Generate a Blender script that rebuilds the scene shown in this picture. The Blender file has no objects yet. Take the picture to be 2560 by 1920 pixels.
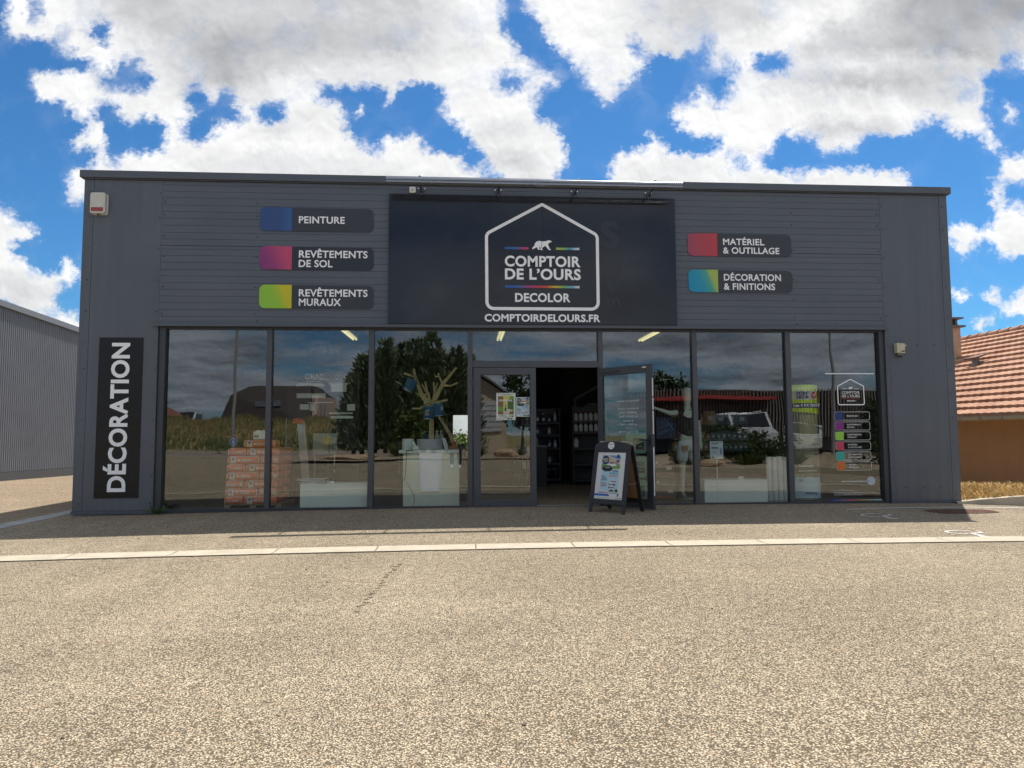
import bpy, math, random
from mathutils import Vector, Matrix
R = math.radians
scene = bpy.context.scene
col = scene.collection
random.seed(7)

# ------------------------------------------------------------------ camera
CAM_R = Vector((0.99772967, -0.06715719, -0.00504062))
CAM_U = Vector((0.00030987, -0.07026791, 0.99752811))
CAM_F = Vector((0.06734538, 0.99526496, 0.07008757))
cam = bpy.data.cameras.new('camera')
cam_ob = bpy.data.objects.new('camera', cam)
col.objects.link(cam_ob)
cam.sensor_fit = 'HORIZONTAL'
cam.sensor_width = 36.0
cam.lens = 36.0 * 1700.0 / 2560.0
cam.clip_start, cam.clip_end = 0.05, 3000.0
m = Matrix.Identity(4)
for i in range(3):
    m[i][0], m[i][1], m[i][2] = CAM_R[i], CAM_U[i], -CAM_F[i]
m.translation = Vector((0.0, -10.9, 1.1935))
cam_ob.matrix_world = m
scene.camera = cam_ob

# ------------------------------------------------------------------ render settings
scene.view_settings.view_transform = 'Standard'
scene.view_settings.look = 'None'
scene.view_settings.exposure = 0.32
scene.view_settings.gamma = 1.0
cy = scene.cycles
cy.use_denoising = True
cy.max_bounces = 8
cy.diffuse_bounces = 4
cy.glossy_bounces = 4
cy.transparent_max_bounces = 24
cy.sample_clamp_indirect = 8.0
cy.caustics_reflective = False
cy.caustics_refractive = False

# ------------------------------------------------------------------ sun and sky
SUN_DIR = Vector((1.57, 2.25, 5.335)).normalized()
SUN_EL = math.asin(SUN_DIR.z)
SUN_AZ = math.atan2(SUN_DIR.x, SUN_DIR.y)
sun = bpy.data.lights.new('sun', 'SUN')
sun.energy = 5.0
sun.angle = R(0.5)
sun.color = (1.0, 0.955, 0.88)
sun_ob = bpy.data.objects.new('sun', sun)
col.objects.link(sun_ob)
sun_ob.location = (20, 30, 60)
sun_ob.rotation_euler = SUN_DIR.to_track_quat('Z', 'Y').to_euler()

world = bpy.data.worlds.new('World')
scene.world = world
world.use_nodes = True
wn = world.node_tree
wn.nodes.clear()
WL = wn.links


class NB:
    """small helper that writes math into a node tree"""
    def __init__(self, tree): self.t = tree
    def node(self, kind, **kw):
        n = self.t.nodes.new(kind)
        for k, v in kw.items(): setattr(n, k, v)
        return n
    def put(self, sock, v):
        if isinstance(v, bpy.types.NodeSocket): self.t.links.new(v, sock)
        else: sock.default_value = v
    def math(self, op, a, b=None, c=None, clamp=False):
        n = self.node('ShaderNodeMath', operation=op, use_clamp=clamp)
        self.put(n.inputs[0], a)
        if b is not None: self.put(n.inputs[1], b)
        if c is not None: self.put(n.inputs[2], c)
        return n.outputs[0]
    def vmath(self, op, a, b=None, scale=None):
        n = self.node('ShaderNodeVectorMath', operation=op)
        self.put(n.inputs[0], a)
        if b is not None: self.put(n.inputs[1], b)
        if scale is not None: self.put(n.inputs['Scale'], scale)
        return n.outputs['Value'] if op in ('DOT_PRODUCT', 'LENGTH', 'DISTANCE') else n.outputs['Vector']
    def comb(self, x, y, z):
        n = self.node('ShaderNodeCombineXYZ')
        for s, v in zip(n.inputs, (x, y, z)): self.put(s, v)
        return n.outputs[0]
    def sep(self, v):
        n = self.node('ShaderNodeSeparateXYZ'); self.put(n.inputs[0], v); return n.outputs
    def rng(self, v, a, b, c=0.0, d=1.0, smooth=False):
        n = self.node('ShaderNodeMapRange')
        n.interpolation_type = 'SMOOTHSTEP' if smooth else 'LINEAR'
        n.clamp = True
        self.put(n.inputs['Value'], v)
        for s, x in zip(('From Min', 'From Max', 'To Min', 'To Max'), (a, b, c, d)): self.put(n.inputs[s], x)
        return n.outputs['Result']
    def noise(self, vec, scale, detail=4.0, rough=0.55, dist=0.0, color=False, lac=2.0):
        n = self.node('ShaderNodeTexNoise')
        if vec is not None: self.put(n.inputs['Vector'], vec)
        for k, v in (('Scale', scale), ('Detail', detail), ('Roughness', rough), ('Distortion', dist), ('Lacunarity', lac)): self.put(n.inputs[k], v)
        return n.outputs['Color'] if color else (n.outputs.get('Fac') or n.outputs[0])
    def mix(self, fac, a, b, blend='MIX'):
        n = self.node('ShaderNodeMix', data_type='RGBA', blend_type=blend)
        n.clamp_factor = True
        self.put(n.inputs[0], fac)
        def c(v): return v if isinstance(v, bpy.types.NodeSocket) else (tuple(v) + (1.0,))[:4]
        self.put(n.inputs[6], c(a)); self.put(n.inputs[7], c(b))
        return n.outputs[2]
    def fmix(self, fac, a, b):
        n = self.node('ShaderNodeMix', data_type='FLOAT')
        self.put(n.inputs[0], fac); self.put(n.inputs[2], a); self.put(n.inputs[3], b)
        return n.outputs[0]
    def ramp(self, fac, stops, interp='LINEAR'):
        n = self.node('ShaderNodeValToRGB')
        cr = n.color_ramp; cr.interpolation = interp
        while len(cr.elements) < len(stops): cr.elements.new(0.5)
        for e, (p, c) in zip(cr.elements, stops): e.position = p; e.color = (tuple(c) + (1.0,))[:4]
        self.put(n.inputs[0], fac)
        return n.outputs[0]


# rows of the cloud field over the shop: (height, cloud intervals, grey undersides). Angles are measured in 1/1700 rad steps
CLOUD = [
 (-60, [(-90, 2650)], [(-90, .3), (300, .5), (700, .5), (1250, .1), (1500, .1), (1800, .5), (2100, .3), (2400, .7)]),
 (0, [(12, 78), (95, 1262), (1302, 2650)], [(0, 0), (180, .15), (350, .55), (640, .5), (1000, .5), (1180, 0), (1500, 0), (1700, .45), (1900, .45), (2110, 0), (2300, .75), (2560, .75)]),
 (40, [(3, 78), (98, 1256), (1322, 2650)], [(0, 0), (180, .1), (300, .5), (640, .5), (1050, .45), (1200, 0), (1500, 0), (1680, .45), (1880, .4), (1990, .05), (2110, .05), (2200, .5), (2350, .75), (2560, .75)]),
 (80, [(17, 150), (158, 232), (272, 1262), (1362, 2650)], [(0, 0), (300, .15), (420, .55), (640, .6), (1050, .5), (1200, .05), (1420, .05), (1640, .25), (1750, .45), (1930, .05), (2010, .0), (2070, .5), (2200, .45), (2350, .8), (2560, .55)]),
 (120, [(143, 640), (600, 1300), (1385, 1580), (1608, 1752), (1772, 2650)], [(150, 0), (270, .1), (420, .4), (550, .75), (640, .6), (820, .5), (1000, .55), (1150, .15), (1300, .05), (1500, .05), (1680, .4), (1800, .1), (1950, .05), (2040, .5), (2300, .6), (2400, .8), (2560, .4)]),
 (160, [(226, 307), (342, 1345), (1416, 1622), (1772, 1815), (1835, 1885), (1957, 2510), (2538, 2650)], [(230, 0), (400, .2), (560, .75), (640, .5), (760, .4), (1000, .55), (1150, .15), (1300, 0), (1500, .08), (1900, 0), (2010, .3), (2150, .6), (2300, .5), (2380, .8), (2470, .45), (2560, .1)]),
 (200, [(72, 252), (373, 1247), (1317, 1400), (1459, 1592), (1821, 2464)], [(80, .05), (380, .2), (470, .4), (570, .75), (650, .35), (730, .1), (850, .3), (1000, .3), (1100, .1), (1250, 0), (1500, .06), (1850, 0), (2010, .35), (2150, .65), (2250, .55), (2330, .75), (2464, .25)]),
 (240, [(84, 469), (512, 550), (579, 802), (965, 985), (1097, 1346), (1494, 1540), (1740, 1774), (1815, 2412), (2422, 2470)], [(84, .05), (470, .1), (600, .3), (680, .45), (760, .05), (1100, .05), (1200, .2), (1300, .05), (1820, 0), (1960, .2), (2050, .55), (2300, .6), (2400, .3), (2470, .05)]),
 (280, [(180, 238), (285, 490), (600, 645), (705, 856), (887, 910), (1105, 1346), (1668, 2464), (2500, 2550)], [(180, .05), (400, .05), (620, .1), (780, .1), (1100, .05), (1250, .25), (1340, .05), (1690, 0), (1980, .1), (2060, .55), (2280, .55), (2360, .15), (2560, .05)]),
 (320, [(205, 262), (415, 456), (530, 868), (1142, 1392), (1706, 2296), (2363, 2472)], [(200, .05), (600, .05), (700, .25), (800, .1), (1150, .05), (1260, .35), (1380, .05), (1720, 0), (1990, .05), (2050, .45), (2200, .4), (2290, .15), (2470, .05)]),
 (360, [(172, 268), (409, 905), (942, 1062), (1182, 1414), (1610, 1655), (1797, 1938), (2042, 2152), (2455, 2503)], [(172, .05), (420, 0), (620, .3), (760, .25), (880, .05), (1200, .1), (1290, .35), (1400, .05), (1800, 0), (1930, .1), (2060, .2), (2150, .1), (2500, .05)]),
 (400, [(246, 272), (300, 1158), (1212, 1420), (1535, 1834), (1862, 1902), (2508, 2650)], [(250, 0), (450, .1), (700, .3), (900, .15), (1100, .05), (1290, .35), (1400, .05), (1560, .05), (1700, .2), (1830, .05), (2560, .05)]),
 (440, [(165, 1215), (1238, 1396), (1524, 1988), (1999, 2274), (2494, 2650)], [(170, .05), (500, .2), (700, .3), (1000, .2), (1200, .05), (1300, .2), (1540, .1), (1700, .25), (1900, .1), (2150, .15), (2560, .05)]),
 (480, [(166, 1220), (1250, 1390), (1520, 2280), (2482, 2500)], [(170, .1), (700, .3), (1300, .2), (1700, .2), (2200, .1)]),
 (540, [(-90, 38), (300, 1200), (1500, 2200), (2482, 2650)], [(-90, .05), (40, .05), (500, .3), (2500, .05)]),
 (580, [(-90, 95), (600, 1700), (2370, 2650)], [(-90, .2), (90, .05), (1200, .2), (2400, .05), (2560, .1)]),
 (620, [(-90, 30), (700, 2000), (2392, 2432), (2474, 2650)], [(-90, .1), (90, .05), (1200, .2), (2400, .05), (2560, .15)]),
 (660, [(-90, 78), (142, 186), (500, 1500)], [(-90, .1), (160, 0), (1200, .2), (2400, .05)]),
 (700, [(-90, 200), (500, 1900)], [(-90, .2), (60, .25), (180, .05), (1200, .2)]),
 (740, [(-90, 142), (400, 2000), (2376, 2426), (2450, 2506), (2532, 2650)], [(-90, .4), (60, .4), (140, .15), (1200, .2), (2400, .05), (2560, .05)]),
 (770, [(46, 146), (400, 2000), (2493, 2650)], [(40, .3), (140, .15), (1200, .2), (2560, .05)]),
 (804, [(128, 215), (500, 2000), (2428, 2478)], [(130, .05), (1200, .2), (2460, .15)]),
 (845, [(140, 1500), (2500, 2650)], [(140, .05), (1200, .2), (2560, .1)]),
 (930, [(-90, 2650)], [(-90, .15), (2650, .15)]),
]
PX0, PX1 = -100.0, 2660.0


def cloud_stops(ints, shades, soft=23.0):
    iv = []
    for a, b in sorted(ints):
        if iv and a - iv[-1][1] < 6: iv[-1][1] = max(b, iv[-1][1])
        else: iv.append([a, b])
    def dens(x):
        d = 0.0
        for a, b in iv:
            h = min((b - a) / 2, soft)
            d = max(d, min(1.0, max(0.0, min((x - a + soft) / (soft + h), (b + soft - x) / (soft + h)))))
        return d
    def shade(x):
        if x <= shades[0][0]: return shades[0][1]
        for (a, s), (b, t) in zip(shades, shades[1:]):
            if x <= b: return s + (t - s) * (x - a) / (b - a)
        return shades[-1][1]
    xs = set()
    for a, b in iv:
        h = min((b - a) / 2, soft)
        xs.update((a - soft, a + h, b - h, b + soft))
    xs = sorted(x for x in xs if PX0 < x < PX1)
    while len(xs) > 31:
        k = min(range(len(xs) - 1), key=lambda i: xs[i + 1] - xs[i]); xs[k:k + 2] = [(xs[k] + xs[k + 1]) / 2]
    extra = [x for x, _ in shades if all(abs(x - y) > 25 for y in xs) and PX0 < x < PX1]
    xs = sorted(xs + extra[:max(0, 30 - len(xs))])
    return [((x - PX0) / (PX1 - PX0), (dens(x), shade(x), 0.0)) for x in xs] or [(0.0, (0, 0, 0))]


def build_world():
    b = NB(wn)
    tc = b.node('ShaderNodeTexCoord').outputs['Generated']
    d = b.vmath('NORMALIZE', tc)
    df = b.math('MAXIMUM', b.vmath('DOT_PRODUCT', d, tuple(CAM_F)), 0.08)
    px = b.math('MULTIPLY_ADD', b.math('DIVIDE', b.vmath('DOT_PRODUCT', d, tuple(CAM_R)), df), 1700.0, 1280.0)
    py = b.math('MULTIPLY_ADD', b.math('DIVIDE', b.vmath('DOT_PRODUCT', d, tuple(CAM_U)), df), -1700.0, 960.0)
    p = b.comb(b.math('DIVIDE', px, 100.0), b.math('DIVIDE', py, 100.0), 0.0)
    w1 = b.vmath('SUBTRACT', b.noise(p, 1.1, 2.0, 0.5, color=True), (0.5, 0.5, 0.5))
    w2 = b.vmath('SUBTRACT', b.noise(p, 4.2, 3.0, 0.6, color=True), (0.5, 0.5, 0.5))
    wp = b.vmath('ADD', p, b.vmath('ADD', b.vmath('SCALE', w1, scale=0.34), b.vmath('SCALE', w2, scale=0.58)))
    sx, sy, _ = b.sep(wp)
    t = b.math('DIVIDE', b.math('SUBTRACT', b.math('MULTIPLY', sx, 100.0), PX0), PX1 - PX0, clamp=True)
    yy = b.math('MULTIPLY', sy, 100.0)
    res = None
    for i, (y, ints, sh) in enumerate(CLOUD):
        c = b.ramp(t, cloud_stops(ints, sh))
        res = c if res is None else b.mix(b.rng(yy, CLOUD[i - 1][0], y), res, c)
    dens, shade, _ = b.sep(res)
    f1 = b.noise(p, 1.1, 6.0, 0.50, 0.6)
    fine = b.noise(b.vmath('MULTIPLY', p, (0.8, 1.15, 1.0)), 3.2, 8.0, 0.60, 2.2)
    soft = b.noise(p, 0.55, 3.0, 0.5, 0.3)
    soft2 = b.noise(b.vmath('ADD', p, (0.15, -0.40, 0.0)), 0.55, 3.0, 0.5, 0.3)
    puff = b.noise(p, 2.2, 5.0, 0.52, 0.5)
    puff2 = b.noise(b.vmath('ADD', p, (0.04, -0.10, 0.0)), 2.2, 5.0, 0.52, 0.5)
    # general cloud cover for the rest of the sky
    x, y, z = b.sep(d)
    inv = b.math('ADD', b.math('MAXIMUM', z, 0.0), 0.11)
    q = b.comb(b.math('DIVIDE', x, inv), b.math('DIVIDE', y, inv), 0.0)
    g1 = b.noise(q, 0.62, 8.0, 0.58, 0.3)
    g2 = b.noise(q, 1.9, 6.0, 0.6, 0.2)
    gd = b.math('MULTIPLY_ADD', b.math('SUBTRACT', g1, 0.40), 5.0, 0.5)
    gs = b.rng(g2, 0.33, 0.62, 0.85, 0.15)
    front = b.math('MULTIPLY', b.rng(b.vmath('DOT_PRODUCT', d, tuple(CAM_F)), 0.30, 0.50, smooth=True),
                   b.rng(py, -260.0, -80.0, smooth=True))
    dens = b.fmix(front, gd, dens)
    shade = b.fmix(front, gs, shade)
    dens = b.rng(dens, 0.0, 1.0)
    mid = b.math('SUBTRACT', 1.0, b.math('ABSOLUTE', b.math('MULTIPLY_ADD', dens, 2.0, -1.0)))
    amp = b.math('MULTIPLY_ADD', mid, 0.70, 0.30)
    feather = b.math('MULTIPLY', b.rng(b.noise(p, 0.7, 2.0, 0.5), 0.40, 0.60), b.rng(py, 330.0, 190.0, 0.3, 1.0))
    det = b.math('ADD', b.math('MULTIPLY', b.math('SUBTRACT', f1, 0.5), 1.25), b.math('MULTIPLY', b.math('SUBTRACT', fine, 0.5), b.fmix(feather, 0.85, 1.15)))
    cov = b.math('SUBTRACT', b.math('MULTIPLY_ADD', dens, 1.20, b.math('MULTIPLY', det, amp)), 0.11)
    a = b.rng(cov, b.fmix(feather, 0.27, 0.17), b.fmix(feather, 0.95, 1.18))
    a = b.math('POWER', a, 1.1)
    a = b.math('MULTIPLY', a, b.fmix(b.math('MULTIPLY', mid, b.rng(fine, 0.62, 0.38)), 1.0, 0.78), clamp=True)
    veil = b.math('MULTIPLY', b.rng(b.math('MULTIPLY_ADD', dens, 1.1, b.math('MULTIPLY', b.math('SUBTRACT', f1, 0.5), 1.6)), 0.02, 0.8), b.fmix(feather, 0.03, 0.28))
    a = b.math('MAXIMUM', a, veil)
    lum = b.fmix(shade, 1.04, 0.30)
    edge = b.rng(cov, 0.55, 1.15, smooth=True)
    lum = b.math('ADD', lum, b.math('MULTIPLY', b.math('SUBTRACT', soft2, soft), b.fmix(shade, 0.40, 0.55)))
    lum = b.math('ADD', lum, b.math('MULTIPLY', b.math('SUBTRACT', puff2, puff), b.fmix(shade, 0.40, 0.0)))
    lum = b.math('MULTIPLY', lum, b.fmix(edge, 1.05, 0.965))
    lum = b.math('MAXIMUM', lum, 0.2)
    warm = b.mix(shade, (1.0, 1.0, 1.0), (0.95, 0.98, 1.03))
    warm = b.mix(front, b.mix(1.0, warm, (0.92, 0.985, 1.10), 'MULTIPLY'), warm)
    cl = b.vmath('SCALE', warm, scale=b.math('MULTIPLY', lum, CLOUD_LUM / SKY_STRENGTH))
    sky = b.node('ShaderNodeTexSky', sky_type='NISHITA')
    sky.sun_disc = False
    sky.sun_elevation = SUN_EL
    sky.sun_rotation = SUN_AZ
    sky.air_density = 1.0; sky.dust_density = 0.3; sky.ozone_density = 2.0
    skyc = b.mix(1.0, sky.outputs[0], SKY_TINT, 'MULTIPLY')
    colr = b.mix(a, skyc, cl)
    bg = b.node('ShaderNodeBackground')
    b.put(bg.inputs[0], colr)
    bg.inputs[1].default_value = SKY_STRENGTH
    out = b.node('ShaderNodeOutputWorld')
    WL.new(bg.outputs[0], out.inputs[0])


SKY_STRENGTH = 0.1
SKY_TINT = (0.30, 0.66, 0.94)
CLOUD_LUM = 0.79
build_world()
world.cycles.sampling_method = 'MANUAL'
world.cycles.sample_map_resolution = 1024

# ------------------------------------------------------------------ materials
MATS = {}


def mat(name, color=(0.5, 0.5, 0.5), rough=0.6, metal=0.0, spec=0.5, var=0.0, vscale=6.0, bump=0.0, bscale=40.0, emit=None, estr=0.0, coat=0.0, fn=None, stretch=None):
    if name in MATS: return MATS[name]
    mt = bpy.data.materials.new(name)
    mt.use_nodes = True
    nt = mt.node_tree
    bs = nt.nodes['Principled BSDF']
    bs.inputs['Base Color'].default_value = tuple(color) + (1.0,)
    bs.inputs['Roughness'].default_value = rough
    bs.inputs['Metallic'].default_value = metal
    bs.inputs['Specular IOR Level'].default_value = spec
    bs.inputs['Coat Weight'].default_value = coat
    bs.inputs['Coat Roughness'].default_value = 0.05
    if emit:
        bs.inputs['Emission Color'].default_value = tuple(emit) + (1.0,)
        bs.inputs['Emission Strength'].default_value = estr
    b = NB(nt)
    if var or bump:
        v = b.node('ShaderNodeTexCoord').outputs['Object']
        if stretch: v = b.vmath('MULTIPLY', v, stretch)
        if var:
            n = b.noise(v, vscale, 6.0, 0.62)
            lo = tuple(max(0, c * (1 - var)) for c in color); hi = tuple(min(1, c * (1 + var)) for c in color)
            b.put(bs.inputs['Base Color'], b.mix(b.rng(n, 0.3, 0.7), lo, hi))
            b.put(bs.inputs['Roughness'], b.rng(n, 0.3, 0.7, max(0, rough - 0.08), min(1, rough + 0.08)))
        if bump:
            bn = b.node('ShaderNodeBump'); bn.inputs['Strength'].default_value = bump; bn.inputs['Distance'].default_value = 0.01
            b.put(bn.inputs['Height'], b.noise(v, bscale, 4.0, 0.6))
            nt.links.new(bn.outputs[0], bs.inputs['Normal'])
    if fn: fn(b, bs)
    MATS[name] = mt
    return mt


def glass_mat(name, refl=0.085, tint=(0.94, 0.965, 0.95), rough=0.0):
    mt = bpy.data.materials.new(name); mt.use_nodes = True
    nt = mt.node_tree; nt.nodes.clear(); b = NB(nt)
    tr = b.node('ShaderNodeBsdfTransparent'); tr.inputs[0].default_value = tint + (1.0,)
    gl = b.node('ShaderNodeBsdfGlossy'); gl.inputs[0].default_value = (0.97, 0.985, 1.0, 1.0); gl.inputs['Roughness'].default_value = rough
    lw = b.node('ShaderNodeLayerWeight'); lw.inputs[0].default_value = 0.5
    fac = b.math('MULTIPLY_ADD', b.math('POWER', lw.outputs['Facing'], 3.0), 0.6, refl)
    mx = b.node('ShaderNodeMixShader')
    b.put(mx.inputs[0], fac)
    bn = b.node('ShaderNodeBump'); bn.inputs['Strength'].default_value = 1.0; bn.inputs['Distance'].default_value = 0.0022
    b.put(bn.inputs['Height'], b.noise(b.node('ShaderNodeTexCoord').outputs['Object'], 1.1, 1.0, 0.4)); nt.links.new(bn.outputs[0], gl.inputs['Normal'])
    nt.links.new(tr.outputs[0], mx.inputs[1]); nt.links.new(gl.outputs[0], mx.inputs[2])
    o = b.node('ShaderNodeOutputMaterial'); nt.links.new(mx.outputs[0], o.inputs[0])
    MATS[name] = mt
    return mt


def f_gravel(base, dark, light, big=0.12, scale=112.0, zone=True):
    def fn(b, bs):
        v = b.node('ShaderNodeTexCoord').outputs['Object']
        wv = b.vmath('ADD', v, b.vmath('SCALE', b.vmath('SUBTRACT', b.noise(v, 45.0, 2.0, 0.6, color=True), (0.5, 0.5, 0.5)), scale=0.010))
        vo = b.node('ShaderNodeTexVoronoi', feature='F1'); b.put(vo.inputs['Vector'], wv); vo.inputs['Scale'].default_value = scale
        cell, dist = vo.outputs['Color'], vo.outputs['Distance']
        cr, cg, cb = b.sep(cell)
        vo2 = b.node('ShaderNodeTexVoronoi', feature='F1'); b.put(vo2.inputs['Vector'], wv); vo2.inputs['Scale'].default_value = scale * 0.41
        dr, dg, db = b.sep(vo2.outputs['Color'])
        c = b.mix(b.rng(cr, 0.0, 1.0), tuple(x * 0.58 for x in base), tuple(x * 1.50 for x in base))
        c = b.mix(b.rng(cg, 0.80, 0.9), c, light)
        c = b.mix(b.rng(cb, 0.84, 0.92), c, tuple(x * 0.42 for x in base))
        c = b.mix(b.rng(dr, 0.9, 0.96, 0.0, 0.55), c, (base[0] * 1.02, base[1] * 0.84, base[2] * 0.68))
        c = b.mix(b.rng(dist, 0.40, 0.62), c, tuple(x * 0.7 for x in dark))  # gaps between stones coloured darker, micro-shadow put into the colour
        n = b.noise(v, 0.55, 5.0, 0.6)
        n2 = b.noise(b.vmath('MULTIPLY', v, (0.22, 1.0, 1.0)), 1.1, 5.0, 0.62)
        k = b.math('MULTIPLY', b.rng(n, 0.3, 0.7, 1 - big, 1 + big * 0.7), b.rng(n2, 0.3, 0.72, 1 - big * 0.9, 1 + big * 0.6))
        n3 = b.noise(v, 13.0, 4.0, 0.7)
        k = b.math('MULTIPLY', k, b.rng(n3, 0.3, 0.7, 0.80, 1.20))
        stain = b.rng(b.noise(v, 2.3, 6.0, 0.7, 1.2), 0.66, 0.78, 1.0, 0.80)
        k = b.math('MULTIPLY', k, stain)
        b.put(bs.inputs['Base Color'], b.vmath('SCALE', c, scale=k))
        bn = b.node('ShaderNodeBump'); bn.inputs['Strength'].default_value = 1.0; bn.inputs['Distance'].default_value = 0.005
        h = b.math('ADD', b.rng(dist, 0.0, 0.7, 1.0, 0.0), b.math('MULTIPLY', cg, 0.5))
        b.put(bn.inputs['Height'], h)
        bs.id_data.links.new(bn.outputs[0], bs.inputs['Normal'])
    return fn


def f_panel(base, streak=0.10, vert=True):
    def fn(b, bs):
        v = b.node('ShaderNodeTexCoord').outputs['Object']
        s = b.vmath('MULTIPLY', v, (9.0, 9.0, 0.35) if vert else (0.4, 1.0, 6.0))
        n = b.noise(s, 1.0, 5.0, 0.6)
        n2 = b.noise(v, 0.9, 4.0, 0.55)
        n3 = b.noise(v, 60.0, 3.0, 0.6)
        k = b.math('MULTIPLY', b.rng(n, 0.3, 0.7, 1 - streak, 1 + streak), b.rng(n2, 0.3, 0.7, 0.93, 1.07))
        k = b.math('MULTIPLY', k, b.rng(n3, 0.3, 0.7, 0.95, 1.05))
        x, y, z = b.sep(v)
        dust = b.rng(z, 0.05, 0.55, 1.0, 0.0)
        c = b.mix(b.math('MULTIPLY', dust, b.rng(n, 0.35, 0.65, 0.05, 0.30)), base, (0.17, 0.15, 0.125))
        b.put(bs.inputs['Base Color'], b.vmath('SCALE', c, scale=k))
        b.put(bs.inputs['Roughness'], b.rng(n2, 0.3, 0.7, 0.34, 0.46))
        bn = b.node('ShaderNodeBump'); bn.inputs['Strength'].default_value = 0.10; bn.inputs['Distance'].default_value = 0.004
        b.put(bn.inputs['Height'], b.math('ADD', n3, b.math('MULTIPLY', n2, 3.0)))
        bs.id_data.links.new(bn.outputs[0], bs.inputs['Normal'])
    return fn


ANTH = (0.088, 0.101, 0.124)
M_LOT = mat('chipseal', rough=0.95, spec=0.2, fn=f_gravel((0.52, 0.43, 0.305), (0.19, 0.15, 0.10), (0.62, 0.53, 0.40)))
M_YARD = mat('yard_chipseal', rough=0.95, spec=0.2, fn=f_gravel((0.50, 0.39, 0.27), (0.20, 0.15, 0.10), (0.60, 0.50, 0.37)))
M_CONC = mat('concrete', (0.455, 0.40, 0.305), 0.9, var=0.14, vscale=5.0, bump=0.25, bscale=90.0)
M_CONC_GREY = mat('grey_concrete', (0.34, 0.33, 0.31), 0.9, var=0.2, vscale=5.0, bump=0.3, bscale=60.0)
M_PANEL = mat('anthracite_sheet', ANTH, 0.4, fn=f_panel(ANTH))
M_CLAD = mat('anthracite_cladding', ANTH, 0.4, fn=f_panel((0.091, 0.104, 0.127), 0.06, False))
M_CAP = mat('anthracite_trim', (0.080, 0.091, 0.112), 0.36, var=0.08, vscale=2.0)
M_FRAME = mat('frame_aluminium', (0.040, 0.044, 0.052), 0.38, var=0.08, vscale=3.0)
M_FRAME_LT = mat('frame_face', (0.066, 0.072, 0.084), 0.38, var=0.08, vscale=3.0)
M_SCREW = mat('screw_head', (0.03, 0.032, 0.036), 0.4)
M_BLACK = mat('matt_black', (0.012, 0.012, 0.014), 0.6)
M_WHITE = mat('white_vinyl', (0.74, 0.75, 0.76), 0.5, var=0.04, vscale=4.0)
M_GLASS = glass_mat('window_glass')
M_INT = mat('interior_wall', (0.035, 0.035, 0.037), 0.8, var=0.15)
M_INTFLOOR = mat('interior_floor', (0.10, 0.10, 0.105), 0.35, var=0.15, vscale=3.0)


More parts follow.
